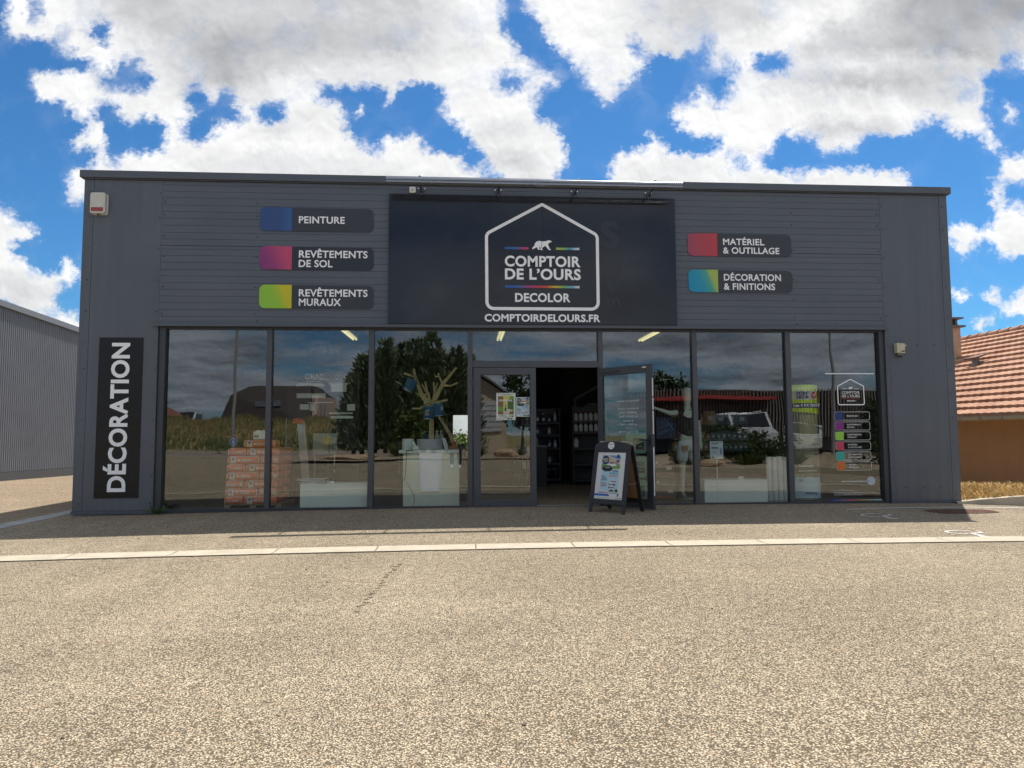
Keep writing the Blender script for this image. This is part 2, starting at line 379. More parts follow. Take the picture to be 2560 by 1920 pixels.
# ------------------------------------------------------------------ mesh helpers
class MB:
    def __init__(self): self.v = []; self.f = []; self.mi = []; self.sm = []
    def add(self, vs, fs, m=0, smooth=False):
        o = len(self.v); self.v += [tuple(p) for p in vs]
        for f in fs: self.f.append([o + i for i in f]); self.mi.append(m); self.sm.append(smooth)
        return self
    def box(self, x0, x1, y0, y1, z0, z1, m=0):
        return self.add([(x0, y0, z0), (x1, y0, z0), (x1, y1, z0), (x0, y1, z0), (x0, y0, z1), (x1, y0, z1), (x1, y1, z1), (x0, y1, z1)],
                        [(0, 3, 2, 1), (4, 5, 6, 7), (0, 1, 5, 4), (1, 2, 6, 5), (2, 3, 7, 6), (3, 0, 4, 7)], m)
    def quad(self, a, b, c, d, m=0): return self.add([a, b, c, d], [(0, 1, 2, 3)], m)
    def cyl(self, p0, p1, r0, r1=None, n=12, m=0, caps=True):
        p0, p1 = Vector(p0), Vector(p1); r1 = r0 if r1 is None else r1
        ax = (p1 - p0).normalized()
        t = Vector((0, 0, 1)) if abs(ax.z) < 0.9 else Vector((1, 0, 0))
        u = ax.cross(t).normalized(); w = ax.cross(u)
        vs = []
        for p, r in ((p0, r0), (p1, r1)):
            for i in range(n):
                a = 2 * math.pi * i / n; vs.append(p + u * (r * math.cos(a)) + w * (r * math.sin(a)))
        self.add(vs, [(i, (i + 1) % n, n + (i + 1) % n, n + i) for i in range(n)], m, True)
        if caps:
            self.add(vs[:n], [tuple(range(n))[::-1]], m); self.add(vs[n:], [tuple(range(n))], m)
        return self
    def tube(self, pts, r, n=8, m=0):
        for a, b in zip(pts, pts[1:]): self.cyl(a, b, r, n=n, m=m)
        return self
    def prism(self, poly, y0, y1, m=0, plane='xz'):
        def P(a, b, c): return (a, c, b) if plane == 'xz' else ((c, a, b) if plane == 'yz' else (a, b, c))
        n = len(poly)
        vs = [P(a, b, y0) for a, b in poly] + [P(a, b, y1) for a, b in poly]
        return self.add(vs, [tuple(range(n)), tuple(range(n, 2 * n))[::-1]] + [(i, n + i, n + (i + 1) % n, (i + 1) % n) for i in range(n)], m)
    def lathe(self, prof, c=(0, 0, 0), n=24, m=0, smooth=True):
        vs = []
        for r, z in prof:
            for i in range(n):
                a = 2 * math.pi * i / n; vs.append((c[0] + r * math.cos(a), c[1] + r * math.sin(a), c[2] + z))
        fs = []
        for k in range(len(prof) - 1):
            for i in range(n): fs.append((k * n + i, k * n + (i + 1) % n, (k + 1) * n + (i + 1) % n, (k + 1) * n + i))
        self.add(vs, fs, m, smooth)
        return self
    def ball(self, c, r, n=14, m=0):
        r = (r, r, r) if not hasattr(r, '__len__') else r
        k = n // 2; vs = []; fs = []
        for j in range(k + 1):
            th = math.pi * j / k
            for i in range(n):
                a = 2 * math.pi * i / n
                vs.append((c[0] + r[0] * math.sin(th) * math.cos(a), c[1] + r[1] * math.sin(th) * math.sin(a), c[2] + r[2] * math.cos(th)))
        for j in range(k):
            for i in range(n): fs.append((j * n + i, (j + 1) * n + i, (j + 1) * n + (i + 1) % n, j * n + (i + 1) % n))
        return self.add(vs, fs, m, True)
    def xform(self, mw):
        self.v = [tuple(mw @ Vector(p)) for p in self.v]; return self
    def merge(self, other, m=None):
        o = len(self.v); self.v += other.v
        for f, k, s in zip(other.f, other.mi, other.sm): self.f.append([o + i for i in f]); self.mi.append(k if m is None else m); self.sm.append(s)
        return self
    def mesh(self, name, mats):
        me = bpy.data.meshes.new(name)
        me.from_pydata(self.v, [], self.f); 
        for mt in (mats if isinstance(mats, (list, tuple)) else [mats]): me.materials.append(mt)
        me.polygons.foreach_set('material_index', self.mi)
        me.polygons.foreach_set('use_smooth', self.sm)
        me.update()
        return me
    def build(self, name, mats, parent=None, local=False, bevel=0.0, seg=2):
        o = bpy.data.objects.new(name, self.mesh(name, mats)); col.objects.link(o)
        attach(o, parent, local)
        if bevel:
            bv = o.modifiers.new('bevel', 'BEVEL'); bv.width = bevel; bv.segments = seg; bv.limit_method = 'ANGLE'; bv.angle_limit = R(40)
        return o


WLOC = {}


def attach(o, parent, local=False):
    """parent o; unless local, its mesh is in scene coordinates and is shifted back by the parent's own place"""
    if parent is None: return
    o.parent = parent
    base = WLOC.get(parent.name, Vector((0, 0, 0)))
    if not local: o.location = -base
    WLOC[o.name] = Vector((0, 0, 0)) if not local else base


def thing(name, label, cat, loc=(0, 0, 0), rz=0.0, group=None):
    o = bpy.data.objects.new(name, None); col.objects.link(o)
    o.empty_display_size = 0.2
    o.location = loc; o.rotation_euler = (0, 0, rz)
    WLOC[o.name] = Vector(loc)
    return tag(o, label, cat, group)


def tag(o, label=None, cat=None, group=None, kind=None):
    if label: o['label'] = label
    if cat: o['category'] = cat
    if group: o['group'] = group
    if kind: o['kind'] = kind
    return o


_tc = {}


def text_mesh(s, bold=0.018, depth=0.0, shear=0.0, space=1.0, line=1.0):
    key = (s, bold, depth, shear, space, line)
    if key in _tc: return _tc[key]
    c = bpy.data.curves.new('lettering_curve', 'FONT')
    c.body = s; c.offset = bold; c.extrude = 0.0; c.shear = shear; c.space_character = space; c.space_line = line
    c.resolution_u = 4
    o = bpy.data.objects.new('lettering_curve', c); col.objects.link(o)
    bpy.context.view_layer.update()
    dg = bpy.context.evaluated_depsgraph_get()
    me = bpy.data.meshes.new_from_object(o.evaluated_get(dg))
    vs = [tuple(v.co) for v in me.vertices]; fs = [tuple(p.vertices) for p in me.polygons]
    bpy.data.objects.remove(o); bpy.data.curves.remove(c); bpy.data.meshes.remove(me)
    _tc[key] = (vs, fs)
    return vs, fs


def text_mb(s, x, z, w=None, h=None, y=0.0, bold=0.018, shear=0.0, align='L', rot=0, mirror=False, space=1.0, m=0, cap=None):
    """lettering in the x-z plane facing -y; z is the baseline; h the capital height; w the overall width"""
    vs, fs = text_mesh(s, bold, 0.0, shear, space)
    x0 = min(v[0] for v in vs); x1 = max(v[0] for v in vs)
    caph = CAPH
    sy = (h / caph) if h else (w / (x1 - x0))
    sx = (w / (x1 - x0)) if w else sy
    W = (x1 - x0) * sx
    off = {'L': 0.0, 'C': -W / 2, 'R': -W}[align]
    mb = MB(); out = []
    for a, b_, _ in vs:
        px = (a - x0) * sx + off; pz = b_ * sy
        if mirror: px = -px
        if rot == 90: px, pz = -pz, px
        out.append((x + px, y, z + pz))
    mb.add(out, fs, m)
    return mb


_v, _f = text_mesh('H', 0.018)
CAPH = max(v[1] for v in _v) - 0.0


def rounded(x0, x1, z0, z1, r, corners='tl tr br bl'):
    pts = []
    for key, cx, cz, a0 in (('bl', x0 + r, z0 + r, 180), ('br', x1 - r, z0 + r, 270), ('tr', x1 - r, z1 - r, 0), ('tl', x0 + r, z1 - r, 90)):
        if key in corners:
            for i in range(7):
                a = R(a0 + 90 * i / 6); pts.append((cx + r * math.cos(a), cz + r * math.sin(a)))
        else:
            pts.append({'bl': (x0, z0), 'br': (x1, z0), 'tr': (x1, z1), 'tl': (x0, z1)}[key])
    return pts


def stroke(pts, w, closed=True):
    """a flat band of width w along a polyline in the plane: list of (outer, inner) quads"""
    n = len(pts); out = []
    P = [Vector(p) for p in pts]
    def off(i):
        a = P[(i - 1) % n] if closed or i > 0 else P[i]
        b_ = P[(i + 1) % n] if closed or i < n - 1 else P[i]
        d1 = (P[i] - a); d2 = (b_ - P[i])
        d1 = d1.normalized() if d1.length > 1e-9 else d2.normalized()
        d2 = d2.normalized() if d2.length > 1e-9 else d1
        n1 = Vector((-d1.y, d1.x)); n2 = Vector((-d2.y, d2.x))
        mm = (n1 + n2).normalized()
        return mm * (w / 2 / max(0.35, mm.dot(n1)))
    L = [P[i] + off(i) for i in range(n)]; Rr = [P[i] - off(i) for i in range(n)]
    for i in range(n if closed else n - 1):
        j = (i + 1) % n; out.append((L[i], L[j], Rr[j], Rr[i]))
    return out


def fillet(pts, radii, seg=6):
    out = []; n = len(pts)
    for i, (p, r) in enumerate(zip(pts, radii)):
        p = Vector(p); a = Vector(pts[i - 1]); b_ = Vector(pts[(i + 1) % n])
        if r <= 0: out.append(tuple(p)); continue
        d1 = (a - p).normalized(); d2 = (b_ - p).normalized()
        ang = d1.angle(d2); t = r / math.tan(ang / 2)
        c = p + (d1 + d2).normalized() * (r / math.sin(ang / 2))
        s, e = p + d1 * t, p + d2 * t
        a0 = math.atan2(s.y - c.y, s.x - c.x); a1 = math.atan2(e.y - c.y, e.x - c.x)
        da = (a1 - a0 + math.pi) % (2 * math.pi) - math.pi
        for k in range(seg + 1):
            aa = a0 + da * k / seg; out.append((c.x + r * math.cos(aa), c.y + r * math.sin(aa)))
    return out


def band(mb, pts, w, y, m=0, closed=True):
    for q in stroke(pts, w, closed): mb.add([(v.x, y, v.y) for v in q], [(0, 1, 2, 3)], m)
    return mb


BEAR_PX = [(310, 960), (325, 880), (360, 820), (440, 760), (490, 650), (530, 540), (580, 450), (640, 395), (740, 350), (860, 335), (980, 340), (1060, 355),
           (1140, 375), (1240, 350), (1370, 345), (1480, 300), (1570, 270), (1690, 285), (1760, 325), (1825, 340), (1838, 375), (1810, 405), (1720, 430),
           (1620, 490), (1545, 560), (1540, 600), (1600, 740), (1660, 900), (1700, 960), (1765, 1000), (1750, 1030), (1600, 1025), (1540, 970), (1440, 840), (1350, 735), (1315, 710),
           (1230, 770), (1130, 840), (1070, 920), (1085, 990), (1150, 1025), (1120, 1045), (980, 1045), (945, 970), (940, 800), (930, 790), (890, 800), (850, 870), (870, 965),
           (915, 995), (890, 1020), (770, 1020), (725, 960), (700, 860), (705, 800), (650, 830), (540, 890), (440, 935), (380, 985), (340, 1000)]


def bear(x0, x1, z0):
    s = (x1 - x0) / (1838 - 310)
    return [(x0 + (a - 310) * s, z0 + (1045 - b_) * s) for a, b_ in BEAR_PX][::-1]


def hz(x):
    """the ground falls a few centimetres towards both ends of the shop"""
    if x < 1.5: d = min(1.5 - x, 8.5); return -0.00115 * d * d
    d = min(x - 1.5, 8.5); return -0.0006 * d * d

# ================================================================== the setting
def sheet(name, xs, ys, zf, mt, kind='structure'):
    mb = MB(); nx, ny = len(xs), len(ys)
    vs = [(x, y, zf(x, y)) for y in ys for x in xs]
    fs = [(j * nx + i, j * nx + i + 1, (j + 1) * nx + i + 1, (j + 1) * nx + i) for j in range(ny - 1) for i in range(nx - 1)]
    mb.add(vs, fs, 0, True)
    return tag(mb.build(name, mt), kind=kind)


def xrange(a, b, n): return [a + (b - a) * i / (n - 1) for i in range(n)]


sheet('parking_lot', [-60, -40, -25, -15] + xrange(-12, 10, 45) + [14, 20, 30, 60], [-23.2, -18.0, -12, -8, -5, -3, -1.5, -0.3], lambda x, y: hz(x), M_LOT)
sheet('side_yard', [-60, -40, -25, -15] + xrange(-12, 8.3, 42), [-0.3, 1.0, 4.0, 8.0, 12.0, 30.0], lambda x, y: hz(x) - 0.0 * y, M_YARD)

# concrete gutter of one-metre blocks across the lot
mb = MB()
for k in range(-13, 20):
    x0 = 0.1 + 1.02 * k + 0.007; x1 = 0.1 + 1.02 * (k + 1) - 0.007
    w = 0.004 * math.sin(k * 2.7)
    for a, b_ in ((x0, (x0 + x1) / 2), ((x0 + x1) / 2, x1)):
        z0, z1 = hz(a), hz(b_)
        for ya, yb, da, db in ((-3.57, -3.70, .010, .005), (-3.70, -3.76, .005, .004), (-3.76, -3.885, .004, .010)):
            mb.add([(a, yb + w, z0 + db), (b_, yb + w, z1 + db), (b_, ya + w, z1 + da), (a, ya + w, z0 + da)], [(0, 1, 2, 3)])
tag(mb.build('kerb_strip', M_CONC), kind='structure')
M_JOINT = mat('joint_dirt', (0.16, 0.13, 0.095), 0.95, var=0.3, vscale=20)
mb = MB()
for k in range(-60, 90):
    a, b_ = k * 0.22, (k + 1) * 0.22
    mb.add([(a, -3.897, hz(a) + .004), (b_, -3.897, hz(b_) + .004), (b_, -3.558, hz(b_) + .004), (a, -3.558, hz(a) + .004)], [(0, 1, 2, 3)])
tag(mb.build('kerb_joint_surface', M_JOINT), kind='structure')

# drain strip down the left side of the shop
mb = MB()
for k in range(-3, 16):
    y0, y1 = k * 1.0 + 0.006, k + 0.994
    z = hz(-6.3) + 0.008
    mb.box(-6.52, -6.22, y0, y1, z - .05, z)
tag(mb.build('side_kerb_strip', M_CONC_GREY), kind='structure')

mb = MB(); q9 = random.Random(4)
for i in range(70):
    x, y = q9.uniform(-4.5, 5.5), q9.uniform(-8.6, -2.4); s_ = q9.uniform(.003, .008)
    c = (x, y, hz(x) + s_ * .4); mb.ball(c, (s_ * q9.uniform(.8, 1.5), s_ * q9.uniform(.8, 1.5), s_ * .7), 6)
tag(mb.build('pebbles', mat('loose_stone', (.16, .12, .09), .9, var=.5, vscale=3)), 'scattered small dark stones and crumbs on the forecourt', 'pebbles', kind='stuff')
# painted marks
M_PAINT = mat('worn_road_paint', (0.52, 0.50, 0.45), 0.8, var=0.25, vscale=14)


def flat_poly(mb, pts, dz=0.005):
    mb.add([(x, y, hz(x) + dz) for x, y in pts], [tuple(range(len(pts)))])


def flat_band(mb, pts, w, dz=0.005):
    for q in stroke(pts, w, False): mb.add([(v.x, v.y, hz(v.x) + dz) for v in q], [(0, 1, 2, 3)])


SYM = [([(5.963, -1.397), (5.878, -1.359), (5.755, -1.383), (5.64, -1.451), (5.578, -1.531), (5.55, -1.633), (5.603, -1.718), (5.722, -1.736)],
        [(6.041, -1.402), (6.06, -1.403), (5.993, -1.6), (5.891, -1.635), (5.778, -1.689), (5.796, -1.629), (5.929, -1.555), (5.983, -1.537)],
        [(5.802, -1.65), (5.825, -1.672), (5.816, -1.871), (5.878, -1.905), (5.845, -1.961), (5.726, -1.972), (5.742, -1.847)],
        'white wheelchair mark lying in the building shadow'),
       ([(5.958, -3.113), (5.878, -3.056), (5.781, -3.065), (5.685, -3.103), (5.632, -3.157), (5.615, -3.235), (5.664, -3.309), (5.784, -3.324)],
        [(6.056, -3.083), (6.083, -3.084), (6.014, -3.283), (5.92, -3.305), (5.816, -3.326), (5.831, -3.271), (5.952, -3.236), (6.005, -3.225)],
        [(5.82, -3.285), (5.868, -3.302), (5.858, -3.493), (5.898, -3.575), (5.866, -3.619), (5.747, -3.604), (5.786, -3.461)],
        'white wheelchair mark in the sun beside the concrete gutter')]
for arc, A, B_, lab in SYM:
    mb = MB(); flat_band(mb, arc, 0.042); flat_poly(mb, A); flat_poly(mb, B_)
    tag(mb.build('wheelchair_symbol', M_PAINT), lab, 'ground marking', 'painted wheelchair symbols')
mb = MB(); flat_band(mb, [(5.775, -.835), (6.3, -.71), (6.815, -.651), (7.3, -.635), (7.785, -.636), (8.2, -.70), (8.8, -.84), (10.5, -1.15)], 0.075)
tag(mb.build('parking_line', M_PAINT), 'thin white line painted past the right corner of the shop', 'road line')
mb = MB(); flat_poly(mb, [(6.877, -.962), (6.80, -1.2), (6.898, -1.42), (7.372, -1.445), (7.79, -1.355), (7.90, -1.1), (7.82, -.949), (7.39, -.868)])
tag(mb.build('tarmac_patch', mat('red_tarmac', rough=0.95, spec=0.2, fn=f_gravel((0.20, 0.105, 0.08), (0.08, 0.045, 0.035), (0.28, 0.17, 0.13)))), 'dark reddish repair patch in the ground near the right corner', 'ground patch')
mb = MB()
for i in range(26):
    f = (i / 25) ** 1.2; x = -.62 - .10 * f + q9.uniform(-.02, .02); y = -4.55 - 1.6 * f + q9.uniform(-.03, .03)
    flat_poly(mb, [(x + q9.uniform(.012, .03) * math.cos(a), y + q9.uniform(.010, .02) * math.sin(a)) for a in (0, .9, 1.8, 2.7, 3.6, 4.5, 5.4)], .004)
tag(mb.build('scuff_mark', mat('scuffed_gravel', rough=.95, spec=.2, fn=f_gravel((.47, .395, .285), (.17, .135, .09), (.58, .5, .38)))), 'faint grey trail of scuffs on the forecourt in front of the doors', 'scuff mark')
M_STAIN = mat('rust_stain', rough=0.95, spec=0.2, fn=f_gravel((0.40, 0.25, 0.14), (0.15, 0.09, 0.05), (0.5, 0.35, 0.2)))

# ================================================================== the shop
shop = thing('shop_building', 'dark grey metal clad shop with a long glazed front', 'shop', (1.1, 0, 0))
GS = 1.0092   # the glass stands 0.1 m behind the cladding


def gx(x, k=GS): return x * k
def gz(z, k=GS): return 1.1935 + (z - 1.1935) * k


# corner panels with their trims and screws
for (x0, x1, xt0, xt1) in ((-5.848, -4.806, -5.997, -5.852), (7.024, 8.082, 8.086, 8.227)):
    mb = MB()
    mb.box(x0, x1, 0.0, 0.06, 0.02, 5.20)
    mb.box(xt0, xt1, -0.003, 0.06, 0.02, 5.20)
    mb.box(min(x0, xt0) - .012, max(x1, xt1) + .008, -0.012, 0.05, -0.035, 0.017, 1)
    if x0 < 0: mb.box(-4.878, -4.806, -0.002, 0.0, 0.03, 2.95)
    else: mb.box(7.10, 7.104, -0.0015, 0.0, 0.03, 2.86, 1)
    zs = [0.13, 0.55, 1.0, 1.4, 1.8, 2.2, 2.62, 3.1, 3.6, 4.1, 4.6, 5.0]
    for z in zs:
        for x in ((-5.90, -4.84) if x0 < 0 else (7.06, 8.14)):
            mb.cyl((x, -0.004, z), (x, -0.010, z), 0.0095, n=8, m=2)
    if x0 > 0:
        for z in (0.24, 2.62):
            for x in (7.28, 7.58, 7.88): mb.cyl((x, -.004, z), (x, -.010, z), .010, n=8, m=2)
    mb.build('corner_panel', [M_PANEL, M_CAP, M_SCREW], shop)

# horizontal cladding above the glass: narrow ribs with a shadow gap
GROOVE = [2.922, 3.028, 3.136, 3.246, 3.350, 3.458, 3.564, 3.671, 3.775, 3.890, 4.000, 4.100, 4.156, 4.263, 4.368, 4.484, 4.596, 4.706, 4.810, 4.932, 5.033, 5.135, 5.20]
mb = MB()
mb.box(-4.803, 7.020, 0.016, 0.06, 2.925, 5.20, 1)
for a, b_ in zip(GROOVE, GROOVE[1:]):
    g = 0.0022 if abs(a - 4.156) > .01 else 0.006
    mb.box(-4.803, 7.020, 0.0, 0.0155, a + g, b_ - 0.002)
for x in (-4.76, -3.33, 5.47, 6.97):
    for z in (3.07, 3.5, 3.98, 4.31, 4.65, 4.86) if x < 0 else (3.07, 3.38, 3.72, 4.21, 4.65, 4.85):
        mb.cyl((x, 0.0, z), (x, -0.008, z), 0.011, n=8, m=2)
for x in (-3.30, 5.50): mb.cyl((x, 0, 2.96), (x, -.008, 2.96), .011, n=8, m=2)
mb.build('cladding', [M_CLAD, M_FRAME_LT, M_SCREW], shop)

mb = MB()
mb.box(-6.052, 8.280, -0.055, 0.35, 5.218, 5.335)
mb.box(-6.03, 8.26, -0.035, 0.05, 5.203, 5.2165)
mb.build('parapet_cap', M_CAP, shop, bevel=0.006)
mb = MB()
mb.box(-4.870, 7.068, -0.045, 0.02, 2.874, 2.919)
mb.box(-4.870, 7.068, -0.047, -0.0455, 2.868, 2.882)
mb.build('lintel_flashing', M_CAP, shop)
mb = MB()
mb.box(-4.80, 7.018, 0.021, 0.16, 2.862, 2.92)
mb.build('soffit', M_FRAME, shop)

# outer walls, roof and the dim sales room
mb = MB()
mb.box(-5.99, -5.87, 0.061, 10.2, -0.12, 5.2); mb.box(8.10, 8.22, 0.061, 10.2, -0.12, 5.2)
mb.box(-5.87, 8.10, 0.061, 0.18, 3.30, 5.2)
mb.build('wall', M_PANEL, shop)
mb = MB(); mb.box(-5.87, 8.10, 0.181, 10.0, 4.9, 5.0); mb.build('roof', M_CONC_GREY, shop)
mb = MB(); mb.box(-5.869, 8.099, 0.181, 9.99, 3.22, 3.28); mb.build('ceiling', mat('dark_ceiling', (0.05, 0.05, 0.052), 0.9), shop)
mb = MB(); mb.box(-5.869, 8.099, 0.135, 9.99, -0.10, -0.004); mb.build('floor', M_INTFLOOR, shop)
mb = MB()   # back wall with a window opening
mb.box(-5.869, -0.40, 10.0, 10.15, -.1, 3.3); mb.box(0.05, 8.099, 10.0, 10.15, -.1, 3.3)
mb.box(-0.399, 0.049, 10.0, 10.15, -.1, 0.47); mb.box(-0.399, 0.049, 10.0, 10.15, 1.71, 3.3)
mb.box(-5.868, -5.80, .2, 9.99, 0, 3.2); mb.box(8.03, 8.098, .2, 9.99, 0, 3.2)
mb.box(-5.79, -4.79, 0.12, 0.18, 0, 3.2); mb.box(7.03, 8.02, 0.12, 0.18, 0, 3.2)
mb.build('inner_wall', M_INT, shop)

# plinth under the frames
mb = MB()
mb.box(-6.02, 8.23, 0.02, 0.19, -0.16, -0.045)
mb.build('plinth', M_CONC_GREY, shop)

# frame of the glazing
FY0, FY1 = 0.045, 0.13
for a, b_ in ((-4.80, gx(-4.661)), (gx(6.871), 7.018)):
    mb = MB(); mb.box(a, b_, 0.03, FY1, -0.045, 2.862); mb.build('jamb', M_FRAME, shop)
mb = MB()
mb.box(gx(-4.661), gx(6.871), FY0, FY1, gz(2.82), 2.861)
mb.build('head_rail', M_FRAME, shop)
mb = MB()
mb.box(gx(-4.661), 0.036, FY0, FY1, -0.055, gz(0.031)); mb.box(2.232, gx(6.871), FY0, FY1, -0.055, gz(0.031))
mb.box(gx(-4.661), 0.036, 0.03, 0.0445, -0.055, -0.012); mb.box(2.232, gx(6.871), 0.03, 0.0445, -0.055, -0.012)
mb.build('sill_rail', M_FRAME, shop)
KM = 1.0041
for a, b_ in ((-3.139, -3.054), (-1.547, -1.460), (0.026, 0.105), (2.143, 2.223), (3.707, 3.790), (5.288, 5.380)):
    mb = MB(); mb.box(a * KM, b_ * KM, FY0, FY1, gz(.031) + .001 if not (0 < a < 2.3) else -.05, gz(2.82) - .001, 0)
    mb.box(a * KM + .004, b_ * KM - .004, FY0 - .004, FY0 - .0005, gz(.031) if not (0 < a < 2.3) else -.05, gz(2.82) - .002, 1)
    mb.build('mullion', [M_FRAME, M_FRAME_LT], shop)
mb = MB(); mb.box(0.108, 2.150, FY0 - .003, FY1, 2.236, 2.342); mb.build('transom_beam', M_FRAME_LT, shop)

PANES = [(-4.661, -3.139, 0.031, 2.82), (-3.054, -1.547, 0.031, 2.82), (-1.460, 0.026, 0.031, 2.82), (2.223, 3.707, 0.031, 2.82), (3.790, 5.288, 0.031, 2.82), (5.380, 6.871, 0.031, 2.82), (0.105, 2.143, 2.333, 2.82)]
for a, b_, c, d in PANES:
    mb = MB(); mb.box(gx(a) - .005, gx(b_) + .005, 0.096, 0.103, gz(c) - .005, gz(d) + .005)
    mb.build('window_pane', M_GLASS, shop)


def door_leaf(parent, local, hinge_x, width, h, open_frame, to_world=None):
    pass


# closed left door leaf
mb = MB()
X0, X1, G0, G1 = 0.117, 1.128, 0.234, 1.037
mb.box(X0, G0, 0.040, 0.118, 0.0, 2.228); mb.box(G1, X1, 0.040, 0.118, 0.0, 2.228)
mb.box(G0, G1, 0.040, 0.118, 2.118, 2.228); mb.box(G0, G1, 0.040, 0.118, 0.0, 0.110)
mb.box(X0, X1, 0.034, 0.039, 0.0, 0.04)
dl = mb.build('door', M_FRAME_LT, shop, bevel=0.003)
mb = MB(); mb.box(G0 - .004, G1 + .004, 0.094, 0.101, 0.106, 2.122); mb.build('door_pane', M_GLASS, dl)
for z in (0.25, 1.12, 1.98):
    mb = MB(); mb.cyl((0.112, 0.033, z - .07), (0.112, 0.033, z + .07), 0.011, n=8); mb.build('hinge', M_FRAME, dl)
mb = MB(); mb.box(1.131, 2.150, 0.02, 0.16, -0.05, 0.006); mb.box(1.131, 2.150, 0.05, 0.10, 0.0065, 0.016, 1)
mb.build('threshold', [M_FRAME, mat('brushed_metal', (0.45, 0.45, 0.45), 0.4, 0.9)], shop)

# open right leaf, swung out towards the car park
HW, HA = 1.035, math.atan2(-0.80, 0.69)
dr = bpy.data.objects.new('door', None)
mb = MB(); t_ = 0.06
mb.box(0.0, 0.095, 0, t_, 0.018, 2.215); mb.box(HW - .105, HW, 0, t_, 0.018, 2.215)
mb.box(0.095, HW - .105, 0, t_, 2.09, 2.215); mb.box(0.095, HW - .105, 0, t_, 0.018, 0.16)
mb.box(0.02, 0.42, -0.022, -0.001, 2.135, 2.165); mb.box(HW - .16, HW - .09, -.012, -.001, 2.165, 2.182, 1)
me = mb.mesh('door', [M_FRAME, M_WHITE])
dr = bpy.data.objects.new('door', me); col.objects.link(dr)
dr.parent = shop; dr.location = Vector((2.135, 0.03, 0)) - WLOC[shop.name]; dr.rotation_euler = (0, 0, HA)
bv = dr.modifiers.new('bevel', 'BEVEL'); bv.width = .003; bv.segments = 2; bv.limit_method = 'ANGLE'
mb = MB(); mb.box(0.09, HW - .10, 0.028, 0.035, 0.155, 2.095); mb.build('door_pane', glass_mat('door_glass', 0.07, (0.74, 0.82, 0.80)), dr, True)
mb = MB(); mb.cyl((HW - .05, -.001, 1.06), (HW - .05, -.05, 1.06), .012, n=10); mb.cyl((HW - .05, -.05, 1.06), (HW - .20, -.055, 1.062), .011, n=10)
mb.box(HW - .07, HW - .03, -.008, -.0005, .98, 1.14)
mb.cyl((HW - .05, t_ + .001, 1.06), (HW - .05, t_ + .05, 1.06), .012, n=10); mb.cyl((HW - .05, t_ + .05, 1.06), (HW - .19, t_ + .055, 1.05), .011, n=10)
mb.build('handle', M_BLACK, dr, True)
mb = MB()
for a, b_ in ((1.72, 2.0), (1.15, 1.5), (.22, .95), (1.52, 1.70)): mb.box(HW + .001, HW + .006, .012, .034, a, b_)
mb.build('edge_seal', M_WHITE, dr, True)
HOURS = [('Horaires d’ouverture', 1.655, .405, .036), ('du lundi au vendredi', 1.535, .40, .036), ('de 8h00 à 12h00', 1.472, .33, .036), ('de 13h30 à 18h00', 1.41, .345, .036), ('le samedi', 1.345, .185, .036), ('de 9h00 à 12h00', 1.285, .33, .036), ('03 51 65 02 28', 1.165, .36, .036)]
mb = MB()
for s, z, w, h in HOURS:
    mb.merge(text_mb(s, 0.58, z, w=w, h=h * .8, y=0.0265, bold=0.012, align='C', mirror=True))
mb.build('lettering', mat('pale_film', (0.60, 0.62, 0.63), 0.6), dr, True)

# ================================================================== signs on the front
def f_grad(stops, ax='x', a=0.0, b=1.0, diag=0.0, zref=0.0):
    def fn(nb, bs):
        v = nb.node('ShaderNodeTexCoord').outputs['Object']
        x, y, z = nb.sep(v)
        k = x if ax == 'x' else z
        t = nb.math('DIVIDE', nb.math('SUBTRACT', k, a), b - a)
        if diag: t = nb.math('ADD', t, nb.math('MULTIPLY', nb.math('SUBTRACT', z, zref), diag))
        nb.put(bs.inputs['Base Color'], nb.ramp(t, stops))
    return fn


M_PLATE = mat('sign_plate', (0.022, 0.0245, 0.032), 0.33, spec=0.5, var=0.06, vscale=2)
M_PLATE2 = mat('grey_sign_plate', (0.034, 0.037, 0.046), 0.36, var=0.06, vscale=2)
M_LETTER = mat('white_lettering', (0.86, 0.875, 0.89), 0.45, var=0.03, vscale=3)


def dept(x0, xs, x1, z0, z1, lines, grad, plate, label, diag=0.0):
    t = thing('department_sign', label, 'sign', ((x0 + x1) / 2, 0, z0), 0, 'department signs on the cladding')
    mb = MB(); mb.prism(rounded(xs + .002, x1, z0, z1, .085, 'tr br'), -0.012, -0.001)
    mb.build('plate', plate, t)
    mb = MB(); mb.prism(rounded(x0, xs, z0 + .002, z1 + .006, .085, 'tl bl'), -0.014, -0.001)
    mb.build('colour_tab', mat('tab_' + lines[-1][0].lower(), rough=0.4, fn=f_grad(grad, 'x', x0, xs, diag, z0)), t)
    mb = MB()
    for s, x, z, w, h in lines: mb.merge(text_mb(s, x, z, w=w, h=h, y=-0.0155, bold=0.022, space=1.05))
    mb.build('lettering', M_LETTER, t)
    return t


